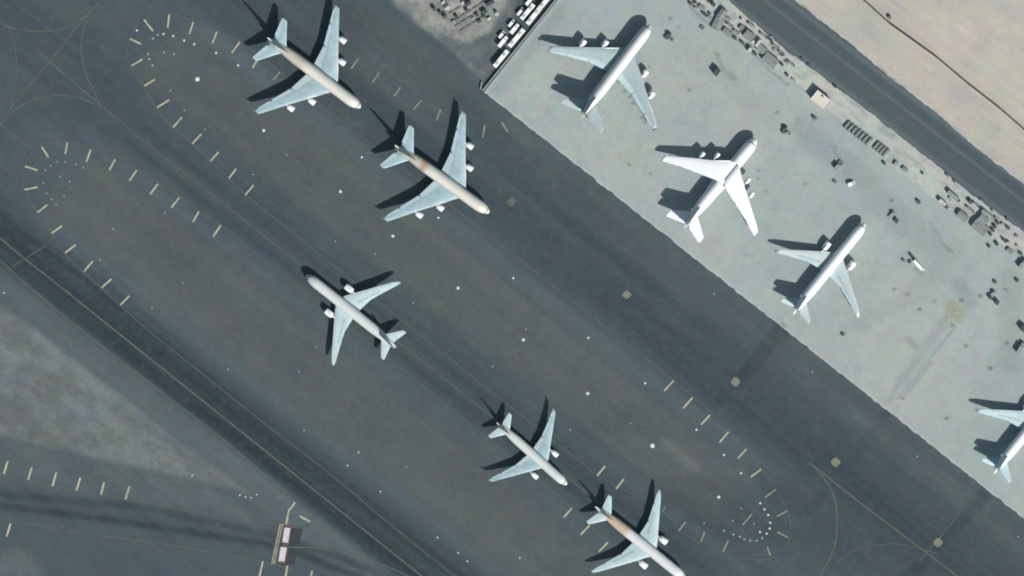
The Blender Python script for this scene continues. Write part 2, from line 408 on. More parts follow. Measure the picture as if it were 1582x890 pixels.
t.link(t.tc.outputs['Object'], mp.inputs['Vector']); t.link(mp.outputs[0], sp.inputs[0])
def across(px, py):
    q = P(px, py); a = -math.atan2(-0.616, 0.788); return q.x*math.sin(a)+q.y*math.cos(a)
def strip(c0, w):
    f = t.n('ShaderNodeMath', operation='SUBTRACT'); t.link(sp.outputs[1], f.inputs[0]); f.inputs[1].default_value = c0
    g = t.n('ShaderNodeMath', operation='ABSOLUTE'); t.link(f.outputs[0], g.inputs[0])
    return t.rng(g.outputs[0], 0, w, 1, 0, True)
yc = across(1371, 148); yl = across(1370, 195); yh = across(1370, 115)
c = t.mix(t.mul(strip(yc, 1.7), 0.6), c, (0.115, 0.135, 0.135))
c = t.mix(t.mul(strip(yh-1.6, 3.2), 0.5), c, (0.13, 0.155, 0.16)); c = t.mix(t.mul(strip(yl+1.6, 3.2), 0.45), c, (0.13, 0.155, 0.165))
c = t.mottle(c, 0.16, 0.3); c = t.mottle(c, 0.8, 0.22, 7)
M_ROAD = t.done(c, 0.9, 0.25)
lo = ragged([(1060, -60), (1124, 0), (1214, 77), (1300, 141), (1370, 195), (1436, 246), (1497, 298), (1580, 356), (1900, 610), (3200, 1640)], 0.9, 4, 8)
hi = ragged([(1150, -60), (1226, 0), (1300, 57), (1370, 115), (1437, 167), (1508, 228), (1580, 284), (1900, 538), (3200, 1568)], 0.9, 4, 9)
sheet('service_road', lo + hi[::-1], 0.17, M_ROAD)
sheet('sand_flat', ragged([(1152, -60), (1229, -1), (1302, 55), (1372, 113), (1439, 165), (1510, 226), (1582, 281), (1902, 535), (3200, 1566)], 1.0, 4, 10)
      + [(5000, 1500), (5000, -2500), (1100, -2500)], 0.21, M_SAND)

# thin veil of desert air
hb = bmesh.new(); bmesh.ops.create_cube(hb, size=1.0)
for v_ in hb.verts: v_.co = Vector((v_.co.x*40400, v_.co.y*40400, (v_.co.z+0.5)*6301.5-1.5))
hm = bpy.data.meshes.new('haze'); hb.to_mesh(hm); hb.free()
mh = bpy.data.materials.new('haze_air'); mh.use_nodes = True
mh.node_tree.nodes.remove(mh.node_tree.nodes['Principled BSDF'])
pv = mh.node_tree.nodes.new('ShaderNodeVolumePrincipled'); pv.inputs['Color'].default_value = (0.55, 0.80, 1.0, 1)
pv.inputs['Density'].default_value = HAZE; pv.inputs['Anisotropy'].default_value = 0.0
mh.node_tree.links.new(pv.outputs[0], mh.node_tree.nodes['Material Output'].inputs['Volume'])
link_mesh('haze', hm, mh)['kind'] = 'stuff'

# ------------------------------------------------------------------ painted markings
def ribbon(b, pts, w, z):
    pts = [P(x, y) for x, y in pts]; L = []; R = []
    for i, p in enumerate(pts):
        a = pts[max(i-1, 0)]; c = pts[min(i+1, len(pts)-1)]; d = (c-a); d.z = 0; d.normalize()
        n = Vector((-d.y, d.x, 0))*w/2
        L.append(b.verts.new((p.x+n.x, p.y+n.y, z))); R.append(b.verts.new((p.x-n.x, p.y-n.y, z)))
    for i in range(len(pts)-1): b.faces.new((R[i], R[i+1], L[i+1], L[i]))
def catmull(pts, n=8):
    out = []; q = [pts[0]]+list(pts)+[pts[-1]]
    for i in range(1, len(q)-2):
        for j in range(n):
            s = j/n; a, b_, c_, d = q[i-1:i+3]
            out.append(tuple(0.5*((2*b_[m])+(-a[m]+c_[m])*s+(2*a[m]-5*b_[m]+4*c_[m]-d[m])*s*s+(-a[m]+3*b_[m]-3*c_[m]+d[m])*s**3) for m in (0, 1)))
    out.append(pts[-1]); return out
def lines(name, lst, mat, z, smooth=True):
    b = bmesh.new()
    for q_, (pts, w) in enumerate(lst): ribbon(b, catmull(pts) if smooth and len(pts) > 2 else pts, w, z+q_*0.005)
    bmesh.ops.recalc_face_normals(b, faces=b.faces)
    me = bpy.data.meshes.new(name); b.to_mesh(me); b.free()
    o = link_mesh(name, me, mat); o['kind'] = 'structure'; return o
def worn(name, c, c2, lo_, hi_, scale=0.12):
    t = NT(name); col = t.mix(t.rng(t.noise(scale, 5), lo_, hi_), c, c2)
    return t.done(col, 0.85, 0.25)
M_FAINT = worn('worn_yellow_line', (0.100, 0.112, 0.096), (0.072, 0.086, 0.084), 0.4, 0.62)
M_FAINTB = worn('yellow_line', (0.120, 0.126, 0.086), (0.085, 0.096, 0.078), 0.4, 0.62)
M_TICK = worn('shoulder_stripe_paint', (0.42, 0.42, 0.30), (0.27, 0.28, 0.21), 0.42, 0.7, 0.3)
M_TICKW = worn('weathered_stripe_paint', (0.24, 0.25, 0.205), (0.16, 0.175, 0.155), 0.42, 0.7, 0.3)
def off(p, u): return (p[0]+0.782*u, p[1]+0.6235*u)
lines('taxiway_centre_lines', [
    ([(-10, 360), (50, 409), (101, 449), (238, 559), (384, 676), (520, 785), (660, 897)], 0.8),
    ([(1250, 714), (1280, 738), (1340, 785), (1450, 868), (1490, 900)], 0.8),
    ([(1250, 714), (1272, 738), (1288, 766), (1293, 800), (1289, 845), (1266, 892)], 0.7)], M_FAINTB, 0.04)
lines('taxiway_edge_lines', [
    ([(-10, 392), (50, 447), (162, 538), (336, 672), (400, 726), (451, 766)], 0.7),
    ([(156, 163), (250, 240), (400, 358), (640, 548), (900, 756), (1060, 884)], 0.55),
    ([(60, 80), (110, 124), (156, 163), (176, 180)], 0.8), ([(150, 8), (110, 52), (75, 98), (30, 150), (-5, 195)], 0.6),
    ([(-5, 30), (15, 42), (50, 48), (95, 45), (130, 26), (152, 6)], 0.8),
    ([(134, 30), (126, 60), (127, 90), (136, 122), (156, 163)], 0.7),
    ([(-5, 200), (20, 172), (60, 152), (110, 148), (156, 165)], 0.7), ([(14, 40), (24, 80), (26, 120), (18, 165)], 0.6),
    ([(5, 195), (40, 225)], 0.6),
    ([(-5, 728), (49, 742), (120, 758), (200, 772), (300, 789), (400, 805), (438, 812)], 0.6),
    ([(-5, 800), (80, 816), (200, 833), (300, 848), (400, 866), (470, 885)], 0.6),
    ([(440, 846), (480, 846), (530, 853), (590, 872), (640, 894)], 0.7),
    ([(1290, 872), (1320, 850), (1365, 841), (1400, 842), (1450, 856)], 0.55),
    ([(1420, 868), (1490, 785)], 0.6),
    ([(70, 380), (30, 405), (20, 412)], 0.7)], M_FAINT, 0.04)
lines('island_outlines', [
    ([(1217, 840), (1221, 815), (1215, 786), (1198, 755), (1176, 724), (1153, 692), (1125, 663), (1098, 637), (1041, 588)], 0.55),
    ([(1041, 588), (900, 477), (700, 320), (560, 212), (432, 110), (402, 87)], 0.5),
    ([(402, 87), (370, 64), (335, 47), (298, 31), (262, 20), (238, 22), (222, 30), (205, 46), (198, 66), (197, 86), (203, 103), (222, 134), (242, 167), (268, 198), (298, 223), (326, 250), (354, 276), (380, 301)], 0.6),
    ([(380, 301), (560, 446), (740, 590), (900, 716), (925, 735), (1025, 791), (1050, 820), (1083, 839), (1120, 852), (1160, 864), (1195, 860), (1217, 840)], 0.5),
    ([(341, 348), (307, 325), (277, 303), (244, 282), (211, 261), (178, 244), (140, 229), (104, 217), (72, 219), (50, 233), (38, 255), (36, 275), (38, 294), (58, 330), (80, 361), (100, 392), (130, 421), (157, 446), (186, 472)], 0.6),
    ([(341, 348), (500, 474), (700, 634), (885, 786), (940, 840), (1000, 892)], 0.5),
    ([(186, 472), (217, 500), (248, 526), (334, 594), (384, 635), (423, 665), (511, 733), (592, 801), (705, 893)], 0.6),
    ([(540, 76), (554, 88), (619, 133), (651, 153), (681, 167), (715, 176), (750, 188), (775, 196), (788, 207)], 0.35),
    ([(463, 779), (474, 785), (481, 797), (480, 808), (470, 814), (455, 813), (444, 811)], 0.4)], M_FAINT, 0.15)
TA = [((222.5,30.5),(236.5,48)),((261.5,22),(259,43)),((298.5,34),(292.5,52.5)),((335,49),(328,67)),((370.5,65),(358,81.5)),((401,87),(390,104.5)),
      ((201,60),(218,68)),((220,91.5),(203,101.6)),((239,122.6),(223,132.7)),((261.7,154),(242.7,166)),
      ((281,181),(267.5,196.7)),((311,207),(297,222)),((337.5,235),(325,249)),((365,260.4),(353.5,275.6)),((392,285.7),(379,301))]
TA2 = [((432.5,111),(422,124)),((554,89.6),(542.5,106)),((586,112),(575.5,127)),((619,134.5),(608.5,148.6)),((651,154.5),(639,168.7)),((680.5,168.7),(674.5,186)),((749,193),(746,212))]
TB = [((64.5,227),(75,243)),((104,220),(100.6,238)),((140,231),(133.5,250)),((178,246),(169,263)),((211,263),(200,279)),((244,284),(232,300)),((277,305),(265,320.6)),
      ((307,327),(298,343)),((341,348),(329,366)),((39,257),(58,263)),((38,293),(58,289)),((58,328),(73,316.5)),((80,360),(95.6,349)),((100.6,390.6),(117,378)),
      ((130,419),(143.6,403)),((157,444.5),(172,431)),((186,471),(200,457))]
TC = [((1040.7,588),(1026,604)),((1070,614),(1055,631)),((1097,641),(1083,656)),((1125.6,667),(1111.5,683.6)),((1153,693.7),(1140,708)),((1176,725),(1160,736.6)),
      ((935,720),(922.5,735)),((963.6,740),(952,755)),((883.4,785),(871,799)),((911,811),(897,826)),((939,838),(925,852))]
TC2 = [((785,204),(775,189)),((1059,806),(1048.6,820)),((1088.7,821),(1083,836.5)),((1027.6,783),(1024,790)),((1161.5,794.5),(1147,811)),((1125,834.6),(1117,852)),((1198.6,756),(1181.6,768.5)),
      ((1216.5,789),(1200.5,797.5)),((1217,830),(1200.5,821.6)),((1185,844),(1190,858))]
TD = [((12,712),(6,732)),((49,722),(43.5,741)),((87,729.5),(81,751)),((124,738),(118,758)),((161,744.6),(156,764)),((200,751),(194,771)),((16.4,808.6),(10,829)),
      ((406,867),(401,890)),((444,873.6),(441,892)),((482,882),(480,892)),((456,776),(446,789)),((446,789),(442,810)),((463,797),(479,806))]
lines('upper_island_stripes', [(list(p), 1.05) for p in TA], M_TICK, 0.21, False)
lines('weathered_stripes', [(list(p), 1.0) for p in TA2+TC2], M_TICKW, 0.21, False)
lines('lower_island_stripes', [(list(p), 1.1) for p in TB], M_TICK, 0.21, False)
lines('island_end_stripes', [(list(p), 1.1) for p in TC], M_TICK, 0.21, False)
lines('exit_taxiway_stripes', [(list(p), 1.25) for p in TD], M_TICK, 0.21, False)
# runway holding position: double yellow line, red panels with pale designators on black surrounds
M_BLK = worn('black_marking_surround', (0.030, 0.034, 0.038), (0.040, 0.044, 0.048), 0.4, 0.6)
M_RED = worn('red_marking_border', (0.14, 0.07, 0.06), (0.10, 0.07, 0.07), 0.4, 0.6)
M_PINK = worn('pale_designator_panel', (0.62, 0.54, 0.60), (0.52, 0.46, 0.50), 0.4, 0.6, 0.5)
M_TAN = worn('holding_line_paint', (0.33, 0.30, 0.22), (0.22, 0.22, 0.18), 0.4, 0.6, 0.3)
def quad(name, pts, z, mat):
    o = pydata(name, [(P(x, y).x, P(x, y).y, z) for x, y in pts], [(0, 1, 2, 3)], mat); o['kind'] = 'structure'; return o
quad('holding_marking_surround', [(440, 846), (445, 815), (468, 818), (461, 841)][::-1], 0.14, M_BLK)
quad('holding_marking_surround', [(434, 874), (440, 847.5), (459, 850), (455, 871)][::-1], 0.14, M_BLK)
quad('holding_marking_border', [(430, 870), (442, 812), (451, 813.5), (441, 871)][::-1], 0.19, M_RED)
quad('holding_marking_panel', [(436, 837.6), (439.5, 815), (448.5, 816), (445, 838.5)][::-1], 0.24, M_PINK)
quad('holding_marking_panel', [(430, 867), (433.5, 845), (443, 846), (439.5, 867.5)][::-1], 0.24, M_PINK)
lines('holding_position_line', [([(433, 809), (420, 871)], 1.0), ([(436.5, 809), (423.5, 871)], 0.9)], M_TAN, 0.26, False)
# lead-in spots on the taxilane
M_SPOT = worn('yellow_spot_paint', (0.20, 0.195, 0.145), (0.14, 0.145, 0.115), 0.4, 0.65, 0.3)
M_SPOTD = worn('faded_spot_paint', (0.12, 0.125, 0.095), (0.09, 0.10, 0.085), 0.4, 0.65, 0.3)
for i, (x, y, r) in enumerate(((790, 312, 7), (968, 455, 7), (1136, 590, 7.5), (1291, 714, 7.5), (1449, 838, 7.5))):
    pts = [(P(x, y).x+r*SC*math.cos(a), P(x, y).y+r*SC*math.sin(a), 0.22) for a in [math.tau*q/8+(0.16 if q % 2 else -0.16)+0.42 for q in range(8)]]
    pydata('taxilane_position_spot', pts, [tuple(range(8))], M_SPOTD if i == 0 else M_SPOT)['kind'] = 'structure'

# ------------------------------------------------------------------ aircraft
M_WHITE = paint('aircraft_white', (0.62, 0.64, 0.62), 0.38, 0.07, 0.3)
M_PURE = paint('bright_white_paint', (0.84, 0.85, 0.87), 0.35, 0.04, 0.3)
M_WING = paint('wing_grey_paint', (0.375, 0.515, 0.56), 0.42, 0.24, 0.16)
M_WINGP = paint('wing_pale_paint', (0.48, 0.61, 0.64), 0.42, 0.16, 0.16)
M_SPOIL = paint('spoiler_grey', (0.36, 0.47, 0.50), 0.5, 0.2, 0.4)
M_LE = paint('bare_metal_slat', (0.58, 0.65, 0.66), 0.35, 0.08, 0.3, metal=0.15)
M_DARK = paint('dark_opening', (0.03, 0.033, 0.036), 0.4, 0.2)
M_GLASS = paint('dark_glass', (0.02, 0.025, 0.03), 0.15, 0.1, spec=0.6)
M_TYRE = paint('rubber', (0.03, 0.03, 0.03), 0.8, 0.2)
M_STEEL = paint('strut_steel', (0.35, 0.36, 0.37), 0.5, 0.2, metal=0.4)
M_GREY = paint('fairing_grey', (0.42, 0.47, 0.49), 0.5, 0.1)
def livery(name, front, rear, xa, xb, L, spots=None, tailc=None):
    t = NT(name)
    sx = t.n('ShaderNodeSeparateXYZ'); t.link(t.tc.outputs['Object'], sx.inputs[0])
    # x runs from +L/2 (nose) to -L/2
    ad = t.n('ShaderNodeMath', operation='ADD'); t.link(sx.outputs[0], ad.inputs[0])
    nz = t.noise(0.25, 4, seed=L); m = t.mul(nz, 5.0); t.link(m, ad.inputs[1])
    f = t.rng(ad.outputs[0], L/2-xa+2.5, L/2-xb+2.5, 0, 1, True)
    c = t.mix(f, front, rear)
    if tailc: c = t.mix(t.rng(sx.outputs[0], -L/2+12, -L/2+8, 0, 1, True), c, tailc)
    if spots:
        for x0, w, colr in spots:
            g = t.mul(t.rng(ad.outputs[0], L/2-x0+2.5-w, L/2-x0+2.5, 0, 1, True), t.rng(ad.outputs[0], L/2-x0+2.5, L/2-x0+2.5+w, 1, 0, True))
            c = t.mix(t.mul(g, 0.8), c, colr)
    c = t.mix(t.rng(t.noise(0.5, 5), 0.45, 0.75, 0, 0.14), c, (0.4, 0.4, 0.38))
    return t.done(c, 0.38, 0.4)

SPEC = {
 'superjumbo': dict(L=72.7, w=7.14, h=8.4, zc=5.6, nose=9.5, tail=24, blunt=2.1,
    wing=[(2.4, 19.6, 20.5, 4.2), (5.2, 22.0, 17.6, 4.4), (14.5, 29.2, 12.2, 5.1), (26, 38.0, 8.2, 5.9), (38.2, 46.8, 4.6, 6.9), (39.9, 48.4, 3.2, 7.0)], th=0.12,
    stab=[(1.0, 58.6, 11.0, 7.2), (4, 61.2, 9.2, 7.5), (14.6, 69.0, 3.9, 8.7), (15.2, 69.8, 2.8, 8.8)], fin=[(9.0, 55.5, 13.5), (13, 59.5, 10.8), (23.2, 67.2, 5.4), (24.1, 68.4, 4.2)],
    eng=[(14.9, 24.3, 5.8, 1.78, 3.0), (25.7, 32.3, 5.8, 1.78, 3.9)], gear=[(2.7, 35.5), (6.2, 33.0)]),
 'long_twin': dict(L=73.9, w=6.3, h=6.3, zc=4.9, nose=8.5, tail=22, blunt=2.0,
    wing=[(2.0, 25.4, 15.2, 3.4), (4.2, 27.0, 13.6, 3.6), (9.8, 31.0, 9.6, 4.2), (20, 38.5, 6.2, 5.0), (29.5, 45.4, 3.5, 5.8), (32.4, 48.2, 1.5, 6.1)], th=0.11,
    stab=[(0.8, 61.6, 8.4, 5.6), (2.5, 62.8, 7.4, 5.8), (10.3, 69.3, 2.9, 6.7), (10.8, 69.9, 2.2, 6.8)], fin=[(7.4, 58.5, 11.0), (10, 61.2, 8.6), (17.8, 68.3, 4.2), (18.5, 69.3, 3.2)],
    eng=[(9.6, 23.6, 7.0, 1.95, 2.7)], gear=[(5.4, 38.0)]),
 'mid_twin': dict(L=58.8, w=5.64, h=5.64, zc=4.6, nose=7.5, tail=19, blunt=2.0,
    wing=[(1.8, 17.6, 13.4, 3.3), (3.6, 19.0, 12.0, 3.5), (9.4, 23.0, 8.4, 4.1), (19, 29.4, 5.2, 5.2), (28.4, 35.6, 2.7, 6.3), (29.6, 37.2, 1.7, 7.3)], th=0.11,
    stab=[(0.7, 48.6, 7.0, 5.2), (2.2, 49.8, 6.2, 5.4), (9.2, 54.7, 2.6, 6.2), (9.7, 55.2, 2.0, 6.3)], fin=[(7.0, 46.8, 10.0), (9.5, 49.0, 7.9), (16.6, 54.4, 3.8), (17.3, 55.2, 2.9)],
    eng=[(9.2, 16.3, 5.8, 1.55, 2.4)], gear=[(5.0, 30.6)]),
 'freighter': dict(L=70.5, w=7.6, h=7.8, zc=4.7, nose=9.5, tail=26, blunt=2.1,
    wing=[(0.0, 18.6, 16.4, 8.25), (3.8, 20.0, 15.2, 8.2), (13.0, 27.3, 11.0, 7.7), (24.5, 34.8, 7.2, 6.9), (35.4, 42.3, 4.5, 6.1), (36.6, 43.6, 3.4, 6.0)], th=0.12,
    stab=[(1.0, 58.2, 9.6, 7.0), (3, 60.0, 8.6, 7.0), (12.6, 66.6, 5.0, 7.1), (13.3, 67.4, 4.0, 7.1)], fin=[(8.0, 53.5, 14.0), (12, 57.5, 11.0), (20.0, 64.0, 6.4), (20.8, 65.0, 5.2)],
    eng=[(12.0, 21.2, 4.6, 1.35, 5.3), (19.3, 26.6, 4.6, 1.35, 4.9)], gear=[(3.4, 33.0), (3.4, 29.5)]),
}
def loft(name, secs, mat, parent, thick=0.11, vertical=False, side=1, drop=0.0, x0=0.0, chordpart=None, lift=0.0, dz=0.0):
    """lifting surface from sections (span, xLE, chord, z); x measured back from nose"""
    prof = [(0, 0), (0.015, .28), (0.06, .62), (0.16, .9), (0.32, 1.0), (0.5, .9), (0.7, .6), (0.88, .27), (1.0, 0.02)]
    if chordpart: 
        a, b_ = chordpart; prof = [(x, y) for x, y in prof if a <= x <= b_]
    v = []; n = None
    for s in secs:
        y, xle, ch = s[0], s[1], s[2]; z = s[3] if len(s) > 3 else 0
        top = [(x*ch, yy*thick*ch*0.5) for x, yy in prof]; bot = [(x*ch, -yy*thick*ch*0.42) for x, yy in prof[::-1]]
        if not chordpart: bot = bot[1:-1]+[]
        ring = top+bot; n = len(ring)
        for (cx, cz) in ring:
            if vertical: v.append((x0-xle-cx, cz*1.0, y))
            else: v.append((x0-xle-cx, side*y, z+cz*(1+lift)+dz))
    f = []
    for i in range(len(secs)-1):
        for j in range(n):
            a = i*n+j; b2 = i*n+(j+1) % n; f.append((a, b2, b2+n, a+n))
    f.append(tuple(range(n))[::-1]); f.append(tuple(range((len(secs)-1)*n, len(secs)*n)))
    o = pydata(name, v, f, mat, parent, True)
    b = bmesh.new(); b.from_mesh(o.data); bmesh.ops.recalc_face_normals(b, faces=b.faces); b.to_mesh(o.data); b.free()
    return o
def interp(secs, y):
    for a, b in zip(secs[:-1], secs[1:]):
        if a[0] <= y <= b[0]:
            t_ = (y-a[0])/(b[0]-a[0]+1e-9); return [a[i]+(b[i]-a[i])*t_ for i in range(len(a))]
    return list(secs[-1])
def lathe(prof, seg=20):                       # prof: (x back, r) ; axis along -x
    v = []; f = []
    for x, r in prof:
        for j in range(seg):
            a = math.tau*j/seg; v.append((-x, r*math.cos(a), r*math.sin(a)))
    for i in range(len(prof)-1):
        for j in range(seg):
            a = i*seg+j; b = i*seg+(j+1) % seg; f.append((a, b, b+seg, a+seg))
    return v, f
def fuse(T):
    L, w, h, zc = T['L'], T['w'], T['h'], T['zc']
    def ring(x):                             # x back from nose -> (halfwidth, halfheight, centre z)
        hw, hh, z = w/2, h/2, zc
        if x < T['nose']:
            s = x/T['nose']; q = (1-(1-s)**T['blunt'])**0.62
            hw *= q; hh *= q; z -= (1-q)*h*0.13
        if x > L-T['tail']:
            s = (x-(L-T['tail']))/T['tail']; q = max(1-s**1.75, 0)*0.94+0.06
            hh *= q; hw *= (1-s**1.9)*0.93+0.07; z += (1-q)*h*0.36
        return hw, hh, z
    return ring
def airliner(kind, label, nose_px, tail_dir, z0=0.0, sx=1.0, sy=1.0, body=None, wing=None, wingle=None, eng=None, fin=None, group=None, stabm=None, cat='airliner', name='airliner'):
    T = SPEC[kind]; L = T['L']; dx, dy = tail_dir; m = math.hypot(dx, dy)
    Pn = P(nose_px[0], nose_px[1], z0+T['zc']-0.5)
    hd = math.atan2(dy/m, -dx/m)             # heading of the nose in the world
    c = (Pn.x-math.cos(hd)*L*sx/2, Pn.y-math.sin(hd)*L*sx/2, z0)
    root = empty(name, c, hd, label=label, cat=cat, group=group)
    root.scale = (sx, sy, 1.0)
    X0 = L/2
    body = body or M_WHITE; wing = wing or M_WING; wingle = wingle or M_LE; eng = eng or M_PURE; fin = fin or body; stabm = stabm or wing
    ring = fuse(T)
    # fuselage
    xs = [0.02, 0.12, 0.35] + [T['nose']*q for q in (.075, .12, .18, .26, .36, .48, .62, .8, 1.0)] + list(np.linspace(T['nose']+2, L-T['tail'], 14)) + list(np.linspace(L-T['tail'], L-0.05, 16)[1:])
    seg = 36; v = []; f = []
    for x in xs:
        hw, hh, z = ring(x)
        for j in range(seg):
            a = math.tau*j/seg; v.append((X0-x, hw*math.sin(a), z+hh*math.cos(a)))
    for i in range(len(xs)-1):
        for j in range(seg):
            a = i*seg+j; b = i*seg+(j+1) % seg; f.append((a, b, b+seg, a+seg))
    f.append(tuple(range(seg))); f.append(tuple(range((len(xs)-1)*seg, len(xs)*seg))[::-1])
    fu = pydata('fuselage', v, f, body, root, True)
    def patch(x1, x2, a1, a2, off_, na=6, nx=2):
        vv = []; 
        for x in np.linspace(x1, x2, nx):
            hw, hh, z = ring(x)
            for a in np.linspace(a1, a2, na): vv.append((X0-x, (hw+off_)*math.sin(a), z+(hh+off_)*math.cos(a)))
        return vv, [(i*na+j, i*na+j+1, (i+1)*na+j+1, (i+1)*na+j) for i in range(nx-1) for j in range(na-1)]
    def patches(name, lst, mat, parent):
        V = []; F = []
        for p in lst:
            vv, ff = patch(*p); o = len(V); V += vv; F += [tuple(i+o for i in q) for q in ff]
        return pydata(name, V, F, mat, parent)
    pane = []
    x1 = 2.0 if kind != 'freighter' else 3.4
    for k_ in range(6):
        a1 = -1.02+k_*0.35; pane.append((x1+abs(a1+0.15)*0.6-0.3, x1+0.25+abs(a1+0.15)*0.65, a1, a1+0.29, 0.03, 4, 3))
    patches('cockpit_window', pane, M_GLASS, fu)
    if kind != 'freighter':
        decks = [1.42] if kind != 'superjumbo' else [1.72, 1.02]
        for s in (1, -1):
            for a0 in decks:
                patches('window_band', [(T['nose']+1.0, L-T['tail']+9, s*a0-0.035, s*a0+0.035, 0.02, 2, 30)], M_GREY, fu)
            for x in [T['nose']-0.4, L*0.30, L*0.62, L-T['tail']+8]:
                patches('door', [(x, x+1.1, s*1.52-0.30, s*1.52+0.22, 0.03, 4, 2)], M_GREY, fu)
    else:
        mb = MB()
        for s in (1, -1):
            for q in range(9): mb.cyl((X0-37+q*0.01, 0, -50), 0.01, 0.01)
        mb.b.free()
        v, f = lathe([(0, 0.1), (1.5, 0.9), (4, 1.25), (14, 1.25), (18, 0.8), (20, 0.1)], 14)
        for s in (1, -1):
            pydata('gear_sponson', [(X0-24+a, s*3.3+b, 2.0+c_*1.1) for a, b, c_ in v], f, body, fu, True)
    # wings
    for s in (1, -1):
        wg = loft('wing', T['wing'], wing, root, T['th'], side=s, x0=X0)
        loft('leading_edge_slat', [(y, xl, ch*0.9, z) for y, xl, ch, z in T['wing'][1:-1]], wingle, wg, T['th']*1.02, side=s, x0=X0, chordpart=(0, 0.07), lift=0.05, dz=0.02)
        # flap and aileron panels a hair above the skin
        W_ = T['wing']
        for (ya, yb, c0, c1, mt) in ((0.10, 0.40, 0.74, 0.99, M_WINGP), (0.42, 0.72, 0.76, 0.99, M_WINGP), (0.75, 0.93, 0.76, 0.99, M_WINGP)):
            span = W_[-1][0]; vv = []
            for yy in (ya*span, yb*span):
                q = interp(W_, max(yy, W_[0][0]))
                for cc in (c0, c1):
                    zz = q[3]+T['th']*q[2]*0.5*max(0.0, 0.95*(1-cc)/0.45)+0.05
                    vv.append((X0-q[1]-cc*q[2], s*q[0], zz))
            pydata('flap', vv, [(0, 1, 3, 2)], wing if wing in (M_PURE, M_WINGP) else mt, wg)
        vv = []
        for yy in (0.20*W_[-1][0], 0.62*W_[-1][0]):
            q = interp(W_, yy)
            for cc in (0.60, 0.72):
                vv.append((X0-q[1]-cc*q[2], s*q[0], q[3]+T['th']*q[2]*0.5*(0.76 if cc < 0.65 else 0.58)+0.05))
        pydata('spoiler', vv, [(0, 1, 3, 2)], M_SPOIL if wing is not M_PURE else wing, wg)
        # flap track fairings
        for fy in ((0.17, 0.30, 0.45, 0.60, 0.74) if kind != 'mid_twin' else (0.2, 0.36, 0.52, 0.68)):
            y = fy*W_[-1][0]; q = interp(W_, y); r = 0.34 if q[2] > 6 else 0.26; ln = min(q[2]*0.55, 5.4)
            v, f = lathe([(0, 0.03), (0.25*ln, r), (0.6*ln, r), (ln, 0.04)], 8)
            xx = X0-q[1]-q[2]*0.98-ln*0.22
            pydata('flap_track_fairing', [(xx+ln+a, s*y+b, q[3]-0.22-r*0.5+c_) for a, b, c_ in v], f, wing, wg, True)
        # wingtip device
        y, xl, ch, z = W_[-1]
        if kind == 'superjumbo':
            MB().prism([(X0-xl+0.6, z), (X0-xl-ch-0.8, z+1.1), (X0-xl-ch-1.0, z), (X0-xl-ch-0.8, z-1.0)], s*y-0.06, s*y+0.06).build('wingtip_fence', wing, wg)
        elif kind == 'mid_twin':
            loft('winglet', [(z, xl, ch), (z+1.8, xl+1.6, 0.7)], M_WHITE, wg, 0.1, vertical=True, x0=X0).location = (0, s*(y-0.1), 0)
        # horizontal stabiliser, elevator
        st = loft('horizontal_stabiliser', T['stab'], stabm, root, 0.09, side=s, x0=X0)
        q0 = interp(T['stab'], T['stab'][1][0]); q1 = interp(T['stab'], T['stab'][2][0]); vv = []
        for q in (q0, q1):
            for cc in (0.72, 0.985): vv.append((X0-q[1]-cc*q[2], s*q[0], q[3]+0.09*q[2]*0.5*0.95*(1-cc)/0.45+0.04))
        pydata('elevator', vv, [(0, 1, 3, 2)], M_WINGP if stabm is M_WING else stabm, st)
        # engines
        for (ey, ex, el, er, ez) in T['eng']:
            if kind == 'freighter': q = interp(W_, ey)
            else: q = interp(W_, ey)
            prof = [(0.25*el, er*0.80), (0.06*el, er*0.80), (0.0, er*0.90), (0.05*el, er*0.98), (0.3*el, er*1.04), (0.6*el, er*1.0), (0.82*el, er*0.84), (0.84*el, er*0.70), (0.6*el, er*0.7)]
            v, f = lathe(prof, 24)
            e = pydata('engine', [(X0-ex+a, s*ey+b, ez+c_) for a, b, c_ in v], f, eng, root, True)
            v, f = lathe([(0.22*el, 0.02), (0.26*el, er*0.3), (0.27*el, er*0.79)], 20)
            pydata('fan', [(X0-ex+a, s*ey+b, ez+c_) for a, b, c_ in v], f, M_DARK, e, True)
            v, f = lathe([(0.6*el, er*0.68), (0.8*el, er*0.55), (1.0*el, er*0.4), (1.02*el, er*0.25), (1.2*el, 0.03)], 18)
            pydata('exhaust', [(X0-ex+a, s*ey+b, ez+c_) for a, b, c_ in v], f, M_STEEL, e, True)
            MB().prism([(X0-ex-0.18*el, ez+er*0.9), (X0-ex-0.55*el, ez+er*1.35), (X0-q[1]-0.15*q[2], q[3]-0.1), (X0-q[1]-0.55*q[2], q[3]-0.3), (X0-ex-0.95*el, ez+er*0.45), (X0-ex-0.3*el, ez+er*0.75)], s*ey-0.24, s*ey+0.24).build('pylon', eng, e)
        for i, (gy, gx) in enumerate(T['gear']):
            zt = 3.0
            g = MB().cyl((X0-gx, s*gy, 0.7+zt/2), 0.2, zt).box((X0-gx, s*gy, 0.75), (3.2, 0.25, 0.25)).build('main_gear', M_STEEL, root)
            mb = MB()
            for ox in (-1.4, 0, 1.4):
                for oy in (-0.55, 0.55): mb.cyl((X0-gx+ox, s*gy+oy, 0.66), 0.66, 0.42, 'Y', 14)
            mb.build('wheels', M_TYRE, g)
    # fin
    fn = loft('tail_fin', [(z, x, c_) for z, x, c_ in T['fin']], fin, root, 0.10, vertical=True, x0=X0)
